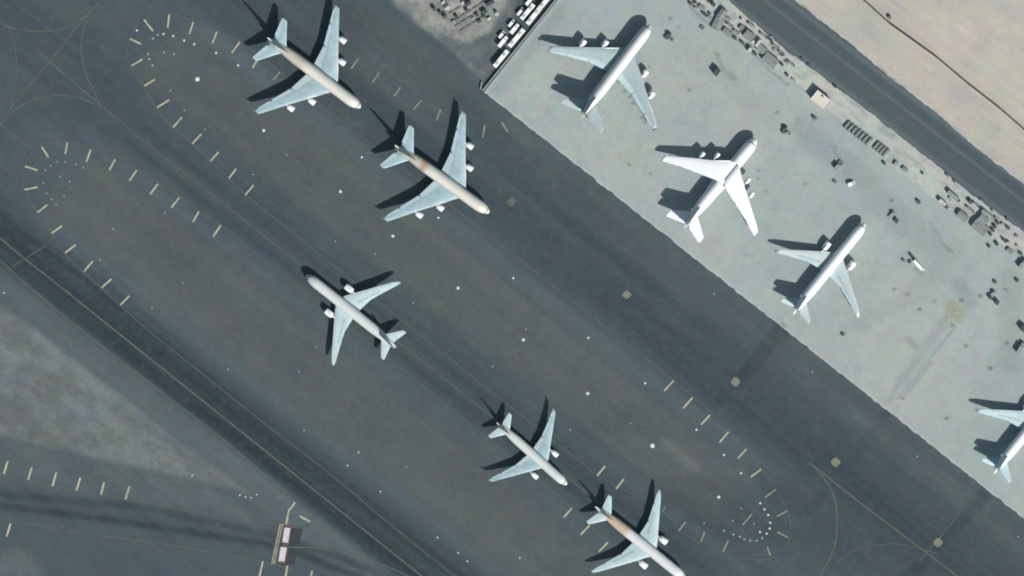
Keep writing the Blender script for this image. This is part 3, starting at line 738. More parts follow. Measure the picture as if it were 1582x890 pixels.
    # belly / wing root fairing
    if kind != 'freighter':
        q = T['wing'][0]; v, f = lathe([(0, 0.05), (2.5, 0.6), (6, 0.95), (q[2]*0.6, 1.0), (q[2]+1, 0.9), (q[2]+5, 0.5), (q[2]+7.5, 0.04)], 24)
        pydata('belly_fairing', [(X0-q[1]+2.5+a, b*T['w']*0.56, T['zc']-T['h']*0.27+c_*T['h']*0.30) for a, b, c_ in v], f, M_WHITE if body is not M_PURE else body, root, True)
    else:
        v, f = lathe([(0, 0.05), (2.5, 0.7), (6, 1.0), (16, 1.0), (20, 0.7), (24, 0.04)], 20)
        pydata('wing_saddle', [(X0-16+a, b*3.3, 7.7+c_*1.0) for a, b, c_ in v], f, body, root, True)
    g = MB().cyl((X0-T['nose']+2.4, 0, 1.8), 0.14, 2.6).build('nose_gear', M_STEEL, root)
    MB().cyl((X0-T['nose']+2.4, 0.36, 0.5), 0.5, 0.3, 'Y', 14).cyl((X0-T['nose']+2.4, -0.36, 0.5), 0.5, 0.3, 'Y', 14).build('wheels', M_TYRE, g)
    return root

PALE = (0.66, 0.635, 0.575); TAN = (0.50, 0.43, 0.33)
lv1 = livery('cream_to_tan_livery', PALE, (0.52, 0.47, 0.40), 40, 48, 72.7, None, (0.66, 0.67, 0.66))
lv2 = livery('cream_red_patch_livery', PALE, (0.50, 0.45, 0.38), 44, 52, 72.7, [(50.5, 3.6, (0.42, 0.22, 0.16))], (0.66, 0.66, 0.63))
lv5 = livery('white_gold_livery', (0.66, 0.66, 0.66), (0.52, 0.40, 0.29), 45, 50, 73.9, None, (0.70, 0.68, 0.63))
GL = 'aircraft parked on the long taxi lanes'; GR = 'aircraft parked on the concrete apron'
ZC = 0.09
airliner('superjumbo', 'four-engined double-deck jet with tan rear fuselage, cut by the top edge, nose pointing lower right', (557.5, 166.5), (-.794, -.608), 0, 0.99, 1.03, lv1, group=GL, fin=paint('pale_fin', (0.55, 0.55, 0.52)))
airliner('superjumbo', 'four-engined double-deck jet with a reddish patch behind its wings, on the dark taxi lane', (756, 329), (-.808, -.59), 0, 0.99, 1.03, lv2, group=GL, fin=paint('tan_fin', (0.50, 0.42, 0.33)))
airliner('long_twin', 'long all-white twin-engined jet whose nose points to the upper left', (473, 425), (.779, .627), 0, 0.975, 1.025, M_WHITE, wing=M_WINGP, wingle=M_WHITE, group=GL, stabm=M_WINGP)
airliner('mid_twin', 'smallest of the jets, white twin with slim grey-blue wings on the lower taxi lane', (876, 749), (-.742, -.670), 0, 0.995, 1.01, M_WHITE, group=GL, stabm=M_WINGP, fin=paint('brown_fin', (0.42, 0.33, 0.28)))
airliner('long_twin', 'twin-engined jet with golden rear fuselage, its nose cut by the bottom edge', (1059, 894), (-.775, -.632), 0, 0.975, 1.025, lv5, wing=M_WINGP, group=GL, stabm=M_WINGP)
lvR = livery('white_worn_livery', (0.70, 0.69, 0.67), (0.66, 0.65, 0.64), 40, 50, 72.7)
airliner('superjumbo', 'four-engined double-deck jet parked on the pale concrete apron beside the row of buses', (1005, 38.5), (-.604, .797), ZC, 0.985, 1.03, lvR, wing=paint('apron_wing_grey', (0.38, 0.46, 0.475), 0.42, 0.12, 0.25), group=GR)
airliner('freighter', 'bright white four-engined cargo jet with high wings on the concrete apron', (1168.5, 214), (-.632, .775), ZC, 1.01, 1.015, M_PURE, wing=M_PURE, wingle=M_PURE, group=GR, stabm=M_PURE, cat='cargo plane', name='cargo_plane')
airliner('long_twin', 'white twin-engined jet on the concrete apron, wholly in view between cargo jet and right edge', (1336.5, 345), (-.6215, .7836), ZC, 0.975, 1.025, M_PURE, wing=paint('apron_twin_wing', (0.50, 0.58, 0.58), 0.42, 0.1, 0.25), group=GR)
airliner('long_twin', 'white twin-engined jet cut by the right edge, only tail and one wing showing', (1646.8, 591.7), (-.6215, .7836), ZC, 0.975, 1.025, M_PURE, wing=M_WINGP, group=GR)

# ------------------------------------------------------------------ ground lights
M_LPAD = paint('white_light_pad', (0.50, 0.55, 0.60), 0.6, 0.1, 1.0)
M_LPADD = paint('dusty_light_pad', (0.24, 0.29, 0.33), 0.7, 0.2, 1.0)
M_LENS = paint('light_lens', (0.75, 0.80, 0.84), 0.2, 0.05)
M_LPADL = paint('dusty_lens', (0.42, 0.48, 0.53), 0.4, 0.1)
def light_proto(r, pad):
    root = empty('ground_light', (0, 0, 0))
    MB().cyl((0, 0, 0.09), r, 0.14, 'Z', 14).build('pad', pad, root)
    MB().cyl((0, 0, 0.24), r*0.5, 0.18, 'Z', 12, r*0.36).build('lens', M_LENS if pad is M_LPAD else M_LPADL, root)
    return root
protos = {}
ordn = ['first', 'second', 'third', 'fourth', 'fifth', 'sixth', 'seventh', 'eighth', 'ninth', 'tenth', 'eleventh', 'twelfth', 'thirteenth', 'fourteenth', 'fifteenth']
def lights(pts, size, tmpl, group, pad='b'):
    for i, (x, y) in enumerate(pts):
        key = (size, pad)
        if key not in protos: protos[key] = light_proto({'s': 0.52, 'm': 0.70, 'l': 1.0, 'x': 1.45}[size], M_LPAD if pad == 'b' else M_LPADD); o = protos[key]
        else: o = copy_tree(protos[key])
        p = P(x, y); o.location = (p.x, p.y, 0.0)
        props(o, label=tmpl.format(ordn[min(i, 14)]) if '{}' in tmpl else tmpl, cat='ground light', group=group)
lights([(305, 122.5)], 'x', 'largest white light pad, in the brown core near the rounded upper left island end', 'white pads along the upper island')
lights([(407.4, 201.5), (526, 296), (607, 364.7), (707.7, 445), (808.5, 525), (908, 607.8)], 'l', '{} medium white pad counting down the middle of the upper brown island', 'white pads along the upper island')
lights([(1008, 688.8)], 'x', 'large white light pad near the lower right end of the upper island', 'white pads along the upper island')
lights([(1110.3, 768)], 'l', 'white pad inside the curved light row at the lower right', 'white pads along the upper island')
lights([(211.5, 47), (252.6, 52.6), (267.5, 55.7), (284.4, 62.5), (300, 68.3), (333.8, 81.7), (367.8, 101)], 'm', '{} bright light from the left in the arc at the upper left', 'lights in the upper left arc')
lights([(236.2, 59.4), (243.6, 53.9), (252.9, 81), (228.8, 83.5), (268.7, 83.5), (235.6, 101), (230.6, 91.5)], 'm', '{} dull light of the dim cluster inside the upper left arc', 'dim lights in the upper left arc', 'd')
lights([(263.4, 140), (285, 170.5), (316.5, 199.6), (391, 269.5), (443, 239)], 's', '{} faint light from the top along the lower rim of the upper island', 'faint rim lights', 'd')
lights([(559, 243), (677.3, 336.5), (793, 429.6), (908.7, 522), (996.7, 592), (1076, 664), (1118.6, 703), (1145, 731)], 'm', '{} bright light from the top along the upper rim of the upper island', 'rim lights of the upper island')
lights([(1174.5, 777.5), (1181, 787), (1186.8, 795.6), (1189.9, 807.5), (1189, 816.4), (1184.4, 824.4)], 'm', '{} bright light from the top of the curve at the lower right', 'lights in the lower right curve')
lights([(1174, 822)], 'm', 'single bright light just inside the lower right curve of lights', 'lights in the lower right curve')
lights([(1118.6, 819.7), (1133, 825.6), (1143, 829), (1150, 833), (1159, 835), (1169, 835), (1177.6, 831)], 'm', '{} dull light from the left in the bottom of the lower right curve', 'dim lights in the lower right curve', 'd')
lights([(1145, 785.5), (1132, 804), (1087.9, 808), (1164.6, 809)], 's', '{} faint light from the top scattered inside the lower right curve', 'dim lights in the lower right curve', 'd')
lights([(518, 373), (579.6, 392.6), (638.5, 467.8), (761, 566), (812.3, 509), (880.8, 664), (974, 654)], 's', '{} faint light from the left scattered along the middle taxi lane', 'faint lights by the middle taxi lane', 'd')
lights([(78.4, 256), (88.5, 249.8), (100.6, 249.8), (117.6, 254), (128.4, 259)], 's', '{} dull light from the left in the arc at the far left island end', 'lights in the far left arc', 'd')
lights([(70, 263), (67, 283), (72.8, 298.8), (79.6, 308), (86.5, 316)], 's', '{} dull light from the top down the far left island end', 'lights in the far left arc', 'd')
lights([(93, 273), (107.5, 280.6), (99, 303)], 's', '{} dull light from the top within the far left arc', 'lights in the far left arc', 'd')
lights([(254.9, 328.7), (174.5, 353.4), (154.7, 401.5), (282, 437.4), (235, 475), (352.7, 571)], 's', '{} faint light from the top on the lower island upper part', 'faint lights on the lower island', 'd')
lights([(462, 574), (488.6, 535.8), (470, 664.7), (628, 721.5)], 's', '{} faint light among those on the lower island middle part', 'faint lights on the lower island', 'd')
lights([(536.9, 719.3), (553.8, 698.7), (587.8, 759.4), (675.8, 830.6), (707.9, 854), (722, 867.3), (803, 862)], 's', '{} small white light from the left along the lower island bottom part', 'rim lights of the lower island')
lights([(297, 734.5)], 's', 'lone white light at the tip of the pale triangular patch', 'lights by the exit taxiway')
lights([(370.4, 765), (379.3, 768), (388, 769), (396.5, 764)], 's', '{} light from the left in the short row above the holding markings', 'lights by the exit taxiway')
lights([(6.3, 452.5)], 's', 'lone light at the left picture edge above the pale patch', 'lights by the exit taxiway')
lights([(1103.7, 454.5), (1255, 575), (1417, 705), (1573, 829)], 's', '{} faint light from the left on dark asphalt just below the concrete edge', 'lights below the concrete edge', 'd')

# ------------------------------------------------------------------ fences, barrier, hut
M_BROWN = paint('weathered_brown_boards', (0.19, 0.165, 0.13), 0.9, 0.3, 0.2)
M_BARR = paint('barrier_concrete', (0.42, 0.45, 0.45), 0.85, 0.15, 0.2)
def fence(name, pts, h, th, mat, z, label, cat, post_step, post_mat):
    p0 = P(*pts[0]); root = empty(name, (p0.x, p0.y, z), 0, label=label, cat=cat)
    a = [P(*q)-p0 for q in pts]
    for p, q in zip(a[:-1], a[1:]):
        d = q-p; L = math.hypot(d.x, d.y); ang = math.atan2(d.y, d.x)
        mb = MB(); mb.box(((p.x+q.x)/2, (p.y+q.y)/2, h/2+0.05), (L-0.05, th, h-0.1), rz=ang); mb.build('panel', mat, root)
        n = max(1, int(L/post_step))
        for i in range(n):
            f_ = i/n; c_ = p+d*f_; MB().box((c_.x, c_.y, h*0.53), (0.22, 0.22+th, h*1.06), rz=ang).build('post', post_mat, root)
    return root
fence('perimeter_fence', [(1290, -34), (1335, 1), (1375, 37), (1446, 88), (1496, 130), (1545, 168), (1600, 216)], 2.7, 0.14, M_BROWN, 0.21,
      'long thin brown boundary fence crossing the open sand at the upper right', 'fence', 15.0, M_BROWN)
fence('blast_barrier', [(746, 139), (775, 103), (805, 66), (835, 29), (870, -15)], 1.7, 0.5, M_BARR, 0.0,
      'low pale concrete barrier between the bus row and the concrete apron', 'barrier', 12.0, M_BARR)
M_ROOF = paint('hut_roof', (0.66, 0.60, 0.53), 0.85, 0.16, 0.5); M_WALL = paint('hut_wall', (0.45, 0.42, 0.38), 0.85, 0.1)
hc = P(1268.5, 154.5, 4.0); ha = img_ang(24, 19)
hut = empty('service_hut', (hc.x, hc.y, 0.13), ha, label='small flat-roofed beige service hut on the verge between apron and service road', cat='building')
MB().box((0, 0, 1.9), (10.6, 6.8, 3.8)).build('wall', M_WALL, hut)
rf = MB().box((0, 0, 3.95), (11.2, 7.4, 0.3), 0.04).build('roof', M_ROOF, hut)
MB().box((0, 3.5, 4.25), (11.2, 0.25, 0.35)).box((0, -3.5, 4.25), (11.2, 0.25, 0.35)).box((5.45, 0, 4.25), (0.25, 6.7, 0.35)).box((-5.45, 0, 4.25), (0.25, 6.7, 0.35)).build('parapet', M_ROOF, rf)
MB().box((-0.6, 2.4, 4.6), (1.0, 0.9, 0.9), 0.05).build('roof_unit', paint('unit_grey', (0.2, 0.2, 0.2)), rf)
MB().box((-2.6, -3.43, 1.05), (1.0, 0.08, 2.1)).build('door', M_STEEL, hut)
MB().box((1.6, -3.43, 1.7), (1.5, 0.08, 1.0)).build('window', M_GLASS, hut)
pc = P(1374.5, 27)
bx = empty('marker_box', (pc.x, pc.y, 0.21), 0.3, label='small dark box beside the brown boundary fence', cat='cabinet')
MB().box((0, 0, 0.9), (1.9, 1.6, 1.8), 0.08).build('housing', M_BROWN, bx); MB().box((0, 0, 1.88), (2.2, 1.9, 0.12)).build('lid', M_BROWN, bx)
pc = P(743.5, 132); px_ = empty('stop_sign_board', (pc.x, pc.y, 0), 1.4, label='small pale post board beside the corner of the concrete apron', cat='sign')
MB().cyl((0, 0, 0.7), 0.08, 1.4).build('post', M_STEEL, px_); MB().box((0, 0, 1.3), (4.6, 0.5, 0.9), 0.05).build('board', M_BARR, px_)

# ------------------------------------------------------------------ vehicles
M_CAR = paint('vehicle_white', (0.82, 0.82, 0.80), 0.35, 0.05); M_VGREY = paint('vehicle_grey', (0.27, 0.30, 0.30), 0.6, 0.2)
M_VDARK = paint('vehicle_dark', (0.055, 0.07, 0.075), 0.6, 0.2); M_TARP = paint('grey_tarpaulin', (0.23, 0.255, 0.25), 0.9, 0.3, 0.5)
M_RACK = paint('rack_steel', (0.21, 0.24, 0.235), 0.7, 0.3, 0.6); M_CREAM = paint('cream_panel', (0.52, 0.52, 0.48), 0.7, 0.15)
def wheels(root, xs, y, r=0.45, w=0.3):
    for x in xs:
        for s in (1, -1): MB().cyl((x, s*y, r), r, w, 'Y', 12).build('wheel', M_TYRE, root)
def bus(L=13.0, w=3.0, h=3.0):
    r = empty('airport_bus', (0, 0, 0))
    b = MB().box((0, 0, 0.35+h/2), (L, w, h-0.1), 0.22).build('body', M_CAR, r)
    for q in (-0.28, 0.25): MB().box((L*q, 0, h+0.42), (2.2, w*0.6, 0.28), 0.06).build('roof_unit', M_CREAM, b)
    for s in (1, -1): MB().box((-0.2, s*(w/2+0.01), 1.95), (L*0.88, 0.04, 0.95)).build('window', M_GLASS, b)
    MB().box((L/2+0.01, 0, 1.9), (0.04, w*0.82, 1.15)).build('windscreen', M_GLASS, b)
    wheels(r, (-L*0.3, L*0.3), w/2-0.14, 0.5); return r
def van(L=5.2, w=2.1, h=2.2, m=None, nm='van'):
    m = m or M_CAR; r = empty(nm, (0, 0, 0))
    b = MB().prism([(-L/2, 0.35), (L/2, 0.35), (L/2, 0.95), (L*0.36, 1.15), (L*0.22, h), (-L/2+0.1, h), (-L/2, h-0.3)], -w/2, w/2).build('body', m, r)
    MB().prism([(L*0.36+0.03, 1.2), (L*0.225+0.04, h-0.1), (L*0.225+0.0, h-0.1), (L*0.36-0.03, 1.2)], -w*0.43, w*0.43).build('windscreen', M_GLASS, b)
    for s in (1, -1): MB().box((L*0.05, s*(w/2+0.01), h*0.72), (L*0.35, 0.03, 0.5)).build('window', M_GLASS, b)
    wheels(r, (-L*0.3, L*0.3), w/2-0.12, 0.36, 0.24); return r
def truck(L=8.0, w=2.6, h=3.2, m=None):
    m = m or M_CAR; r = empty('box_truck', (0, 0, 0))
    c_ = MB().box((L/2-0.95, 0, 1.5), (1.9, w*0.92, 2.1), 0.18, taper=(0.86, 0.95)).build('cab', m, r)
    MB().box((L/2-0.06, 0, 1.95), (0.1, w*0.74, 0.7)).build('windscreen', M_GLASS, c_)
    MB().box((-1.0, 0, 0.9+(h-0.9)/2), (L-2.1, w, h-0.9), 0.06).build('cargo_box', m, r)
    MB().box((0, 0, 0.62), (L-0.6, 1.0, 0.3)).build('chassis', M_VDARK, r)
    wheels(r, (-L*0.32, L*0.33), w/2-0.16, 0.48); return r
def tractor(m=None, L=5.0):
    m = m or M_VDARK; r = empty('tow_tractor', (0, 0, 0))
    b = MB().box((0, 0, 0.85), (L, 2.5, 0.9), 0.14).build('body', m, r)
    c_ = MB().box((L*0.16, 0, 1.85), (1.7, 1.9, 1.1), 0.1, taper=(0.85, 0.9)).build('cabin', m, b)
    MB().box((L*0.16+0.80, 0, 1.9), (0.06, 1.5, 0.6)).build('windscreen', M_GLASS, c_)
    MB().cyl((-L/2-0.35, 0, 0.5), 0.1, 0.8, 'X', 8).build('tow_hook', M_STEEL, b)
    wheels(r, (-L*0.3, L*0.3), 1.15, 0.5, 0.35); return r
def cart(m=None, L=3.2, w=2.0, h=0.9):
    m = m or M_RACK; r = empty('ground_power_cart', (0, 0, 0))
    b = MB().box((0, 0, 0.45+h/2), (L, w, h), 0.1).build('housing', m, r)
    MB().box((0, 0, 0.5+h), (L*0.6, w*0.6, 0.12)).build('grille', M_VDARK, b)
    MB().box((L/2+0.6, 0, 0.4), (1.2, 0.12, 0.1)).build('drawbar', M_STEEL, r)
    wheels(r, (-L*0.3, L*0.3), w/2, 0.3, 0.2); return r
def dolly(m=None, L=4.6, w=1.7, load=0.0, ends=True):
    m = m or M_RACK; r = empty('baggage_dolly', (0, 0, 0))
    mb = MB().box((0, 0, 0.5), (L, w, 0.14))
    for x in ((-L/2+0.1, L/2-0.1) if ends else ()): mb.box((x, 0, 1.0), (0.1, w, 0.95))
    mb.build('deck', m, r)
    if load: MB().box((0, 0, 0.57+load/2), (L*0.8, w*0.9, load), 0.08).build('load', M_TARP, r)
    MB().box((L/2+0.5, 0, 0.42), (1.0, 0.1, 0.08)).build('drawbar', M_STEEL, r)
    wheels(r, (-L*0.3, L*0.3), w/2-0.1, 0.26, 0.16); return r
def container(L=6.0, w=3.0, h=2.5, m=None):
    m = m or M_VGREY; r = empty('cargo_container', (0, 0, 0))
    b = MB().box((0, 0, h/2+0.05), (L, w, h)).build('shell', m, r)
    mb = MB()
    for i in range(int(L/0.6)): mb.box((-L/2+0.35+i*0.6, 0, h+0.08), (0.18, w*0.96, 0.06))
    mb.build('roof_ribs', m, b)
    MB().box((L/2+0.02, w*0.24, h/2), (0.05, w*0.42, h*0.86)).box((L/2+0.02, -w*0.24, h/2), (0.05, w*0.42, h*0.86)).build('door', M_CREAM if m is M_VGREY else m, b)
    return r
def crate(L=2.2, w=1.6, h=1.3, m=None):
    m = m or M_VDARK; r = empty('equipment_crate', (0, 0, 0))
    MB().box((0, 0, 0.15+h/2), (L, w, h), 0.04).build('box', m, r)
    MB().box((0, 0, 0.06), (L*1.05, w*1.05, 0.12)).build('pallet', M_RACK, r)
    MB().box((0, 0, h+0.19), (L*1.06, w*1.06, 0.08)).build('lid', m, r); return r
def stairs(m=None):
    m = m or M_CAR; r = empty('passenger_stairs', (0, 0, 0)); L = 9.6
    n = 18; mb = MB()
    for i in range(n): mb.box((L*0.5-0.8-i*0.32, 0, 1.0+i*0.22), (0.34, 1.5, 0.1))
    mb.box((L*0.5-0.8-n*0.32-0.9, 0, 1.0+n*0.22), (2.1, 1.9, 0.14)).build('steps', m, r)
    for s in (1, -1):
        MB().prism([(L*0.5-0.6, 0.9), (L*0.5-0.6, 1.9), (-L*0.5+2.9, 5.9), (-L*0.5+0.6, 5.9), (-L*0.5+0.6, 4.8), (-L*0.5+2.9, 4.8)], s*0.85-0.06, s*0.85+0.06).build('side_panel', m, r)
    MB().box((-L*0.05, 0, 0.75), (L*0.8, 2.2, 0.5), 0.08).box((-L*0.5+1.5, 0, 2.9), (0.5, 1.2, 3.8)).build('chassis', M_VGREY, r)
    MB().box((L*0.5-0.2, 0.6, 1.2), (1.2, 0.9, 1.3), 0.1).build('cab', m, r)
    wheels(r, (-L*0.3, L*0.32), 1.05, 0.42); return r
def tent(L, w, h=2.4, m=None):
    m = m or M_TARP; r = empty('covered_store', (0, 0, 0))
    b = MB().box((0, 0, h*0.45), (L, w, h*0.9), 0.1).build('side_cover', m, r)
    MB().prism([(-w/2-0.1, h*0.9), (0, h*1.15), (w/2+0.1, h*0.9), (w/2+0.1, h*0.84), (-w/2-0.1, h*0.84)], -L/2-0.1, L/2+0.1).build('roof_sheet', m, r).rotation_euler = (0, 0, math.pi/2)
    return r
def heap(m=None, r0=1.6):
    r = empty('tyre_stack', (0, 0, 0)); mb = MB(); rn = random.Random(int(r0*100))
    for i in range(5): mb.cyl((rn.uniform(-1, 1)*r0*0.5, rn.uniform(-1, 1)*r0*0.5, 0.25+0.18*(i % 3)), r0*0.42, 0.45, 'Z', 12)
    mb.build('tyres', M_TYRE, r); return r
def put(o, x, y, ang, z, label, cat, group=None, name=None):
    p = P(x, y, z+1.0); o.location = (p.x, p.y, z); o.rotation_euler = (0, 0, ang)
    if name: o.name = name
    props(o, label=label, cat=cat, group=group); return o

BA = img_ang(114, -142)
GB = 'buses and trucks parked in rows beside the barrier'
for (x, y, L, w, lab, kind) in (
    (774, 90, 13, 3.1, 'white bus nearest the apron corner, alone at the lower end of the rows', 'bus'),
    (798, 58, 14, 3.1, 'long white bus beside the barrier, second from the apron corner', 'bus'),
    (824.5, 24, 13, 3.1, 'white bus beside the barrier near the top edge', 'bus'),
    (843, 1, 12, 3.0, 'white bus beside the barrier cut by the top edge', 'bus'),
    (777, 64, 8.2, 2.7, 'short white box truck in the middle row, nearest the apron corner', 'truck'),
    (795, 44, 7.4, 2.7, 'white box truck in the middle row, second from the apron corner', 'truck'),
    (815, 17.5, 12, 2.9, 'long white bus in the middle row near the top edge', 'bus'),
    (775, 53.5, 5.0, 2.0, 'white van in the outer row, lowest of three', 'van'),
    (790, 36, 5.2, 2.0, 'white van in the outer row, middle of three', 'van'),
    (804, 18, 5.6, 2.1, 'white van in the outer row, upper one of three', 'van'),
    (818, 1, 6.5, 2.4, 'white box truck cut by the top edge behind the vans', 'truck')):
    w *= 0.9
    if kind == 'bus': o = bus(L, w); c_ = 'bus'
    elif kind == 'truck': o = truck(L, w); c_ = 'truck'
    else: o = van(L, w); c_ = 'van'
    put(o, x, y, BA + random.uniform(-.03, .03), 0.0, lab, c_, GB)

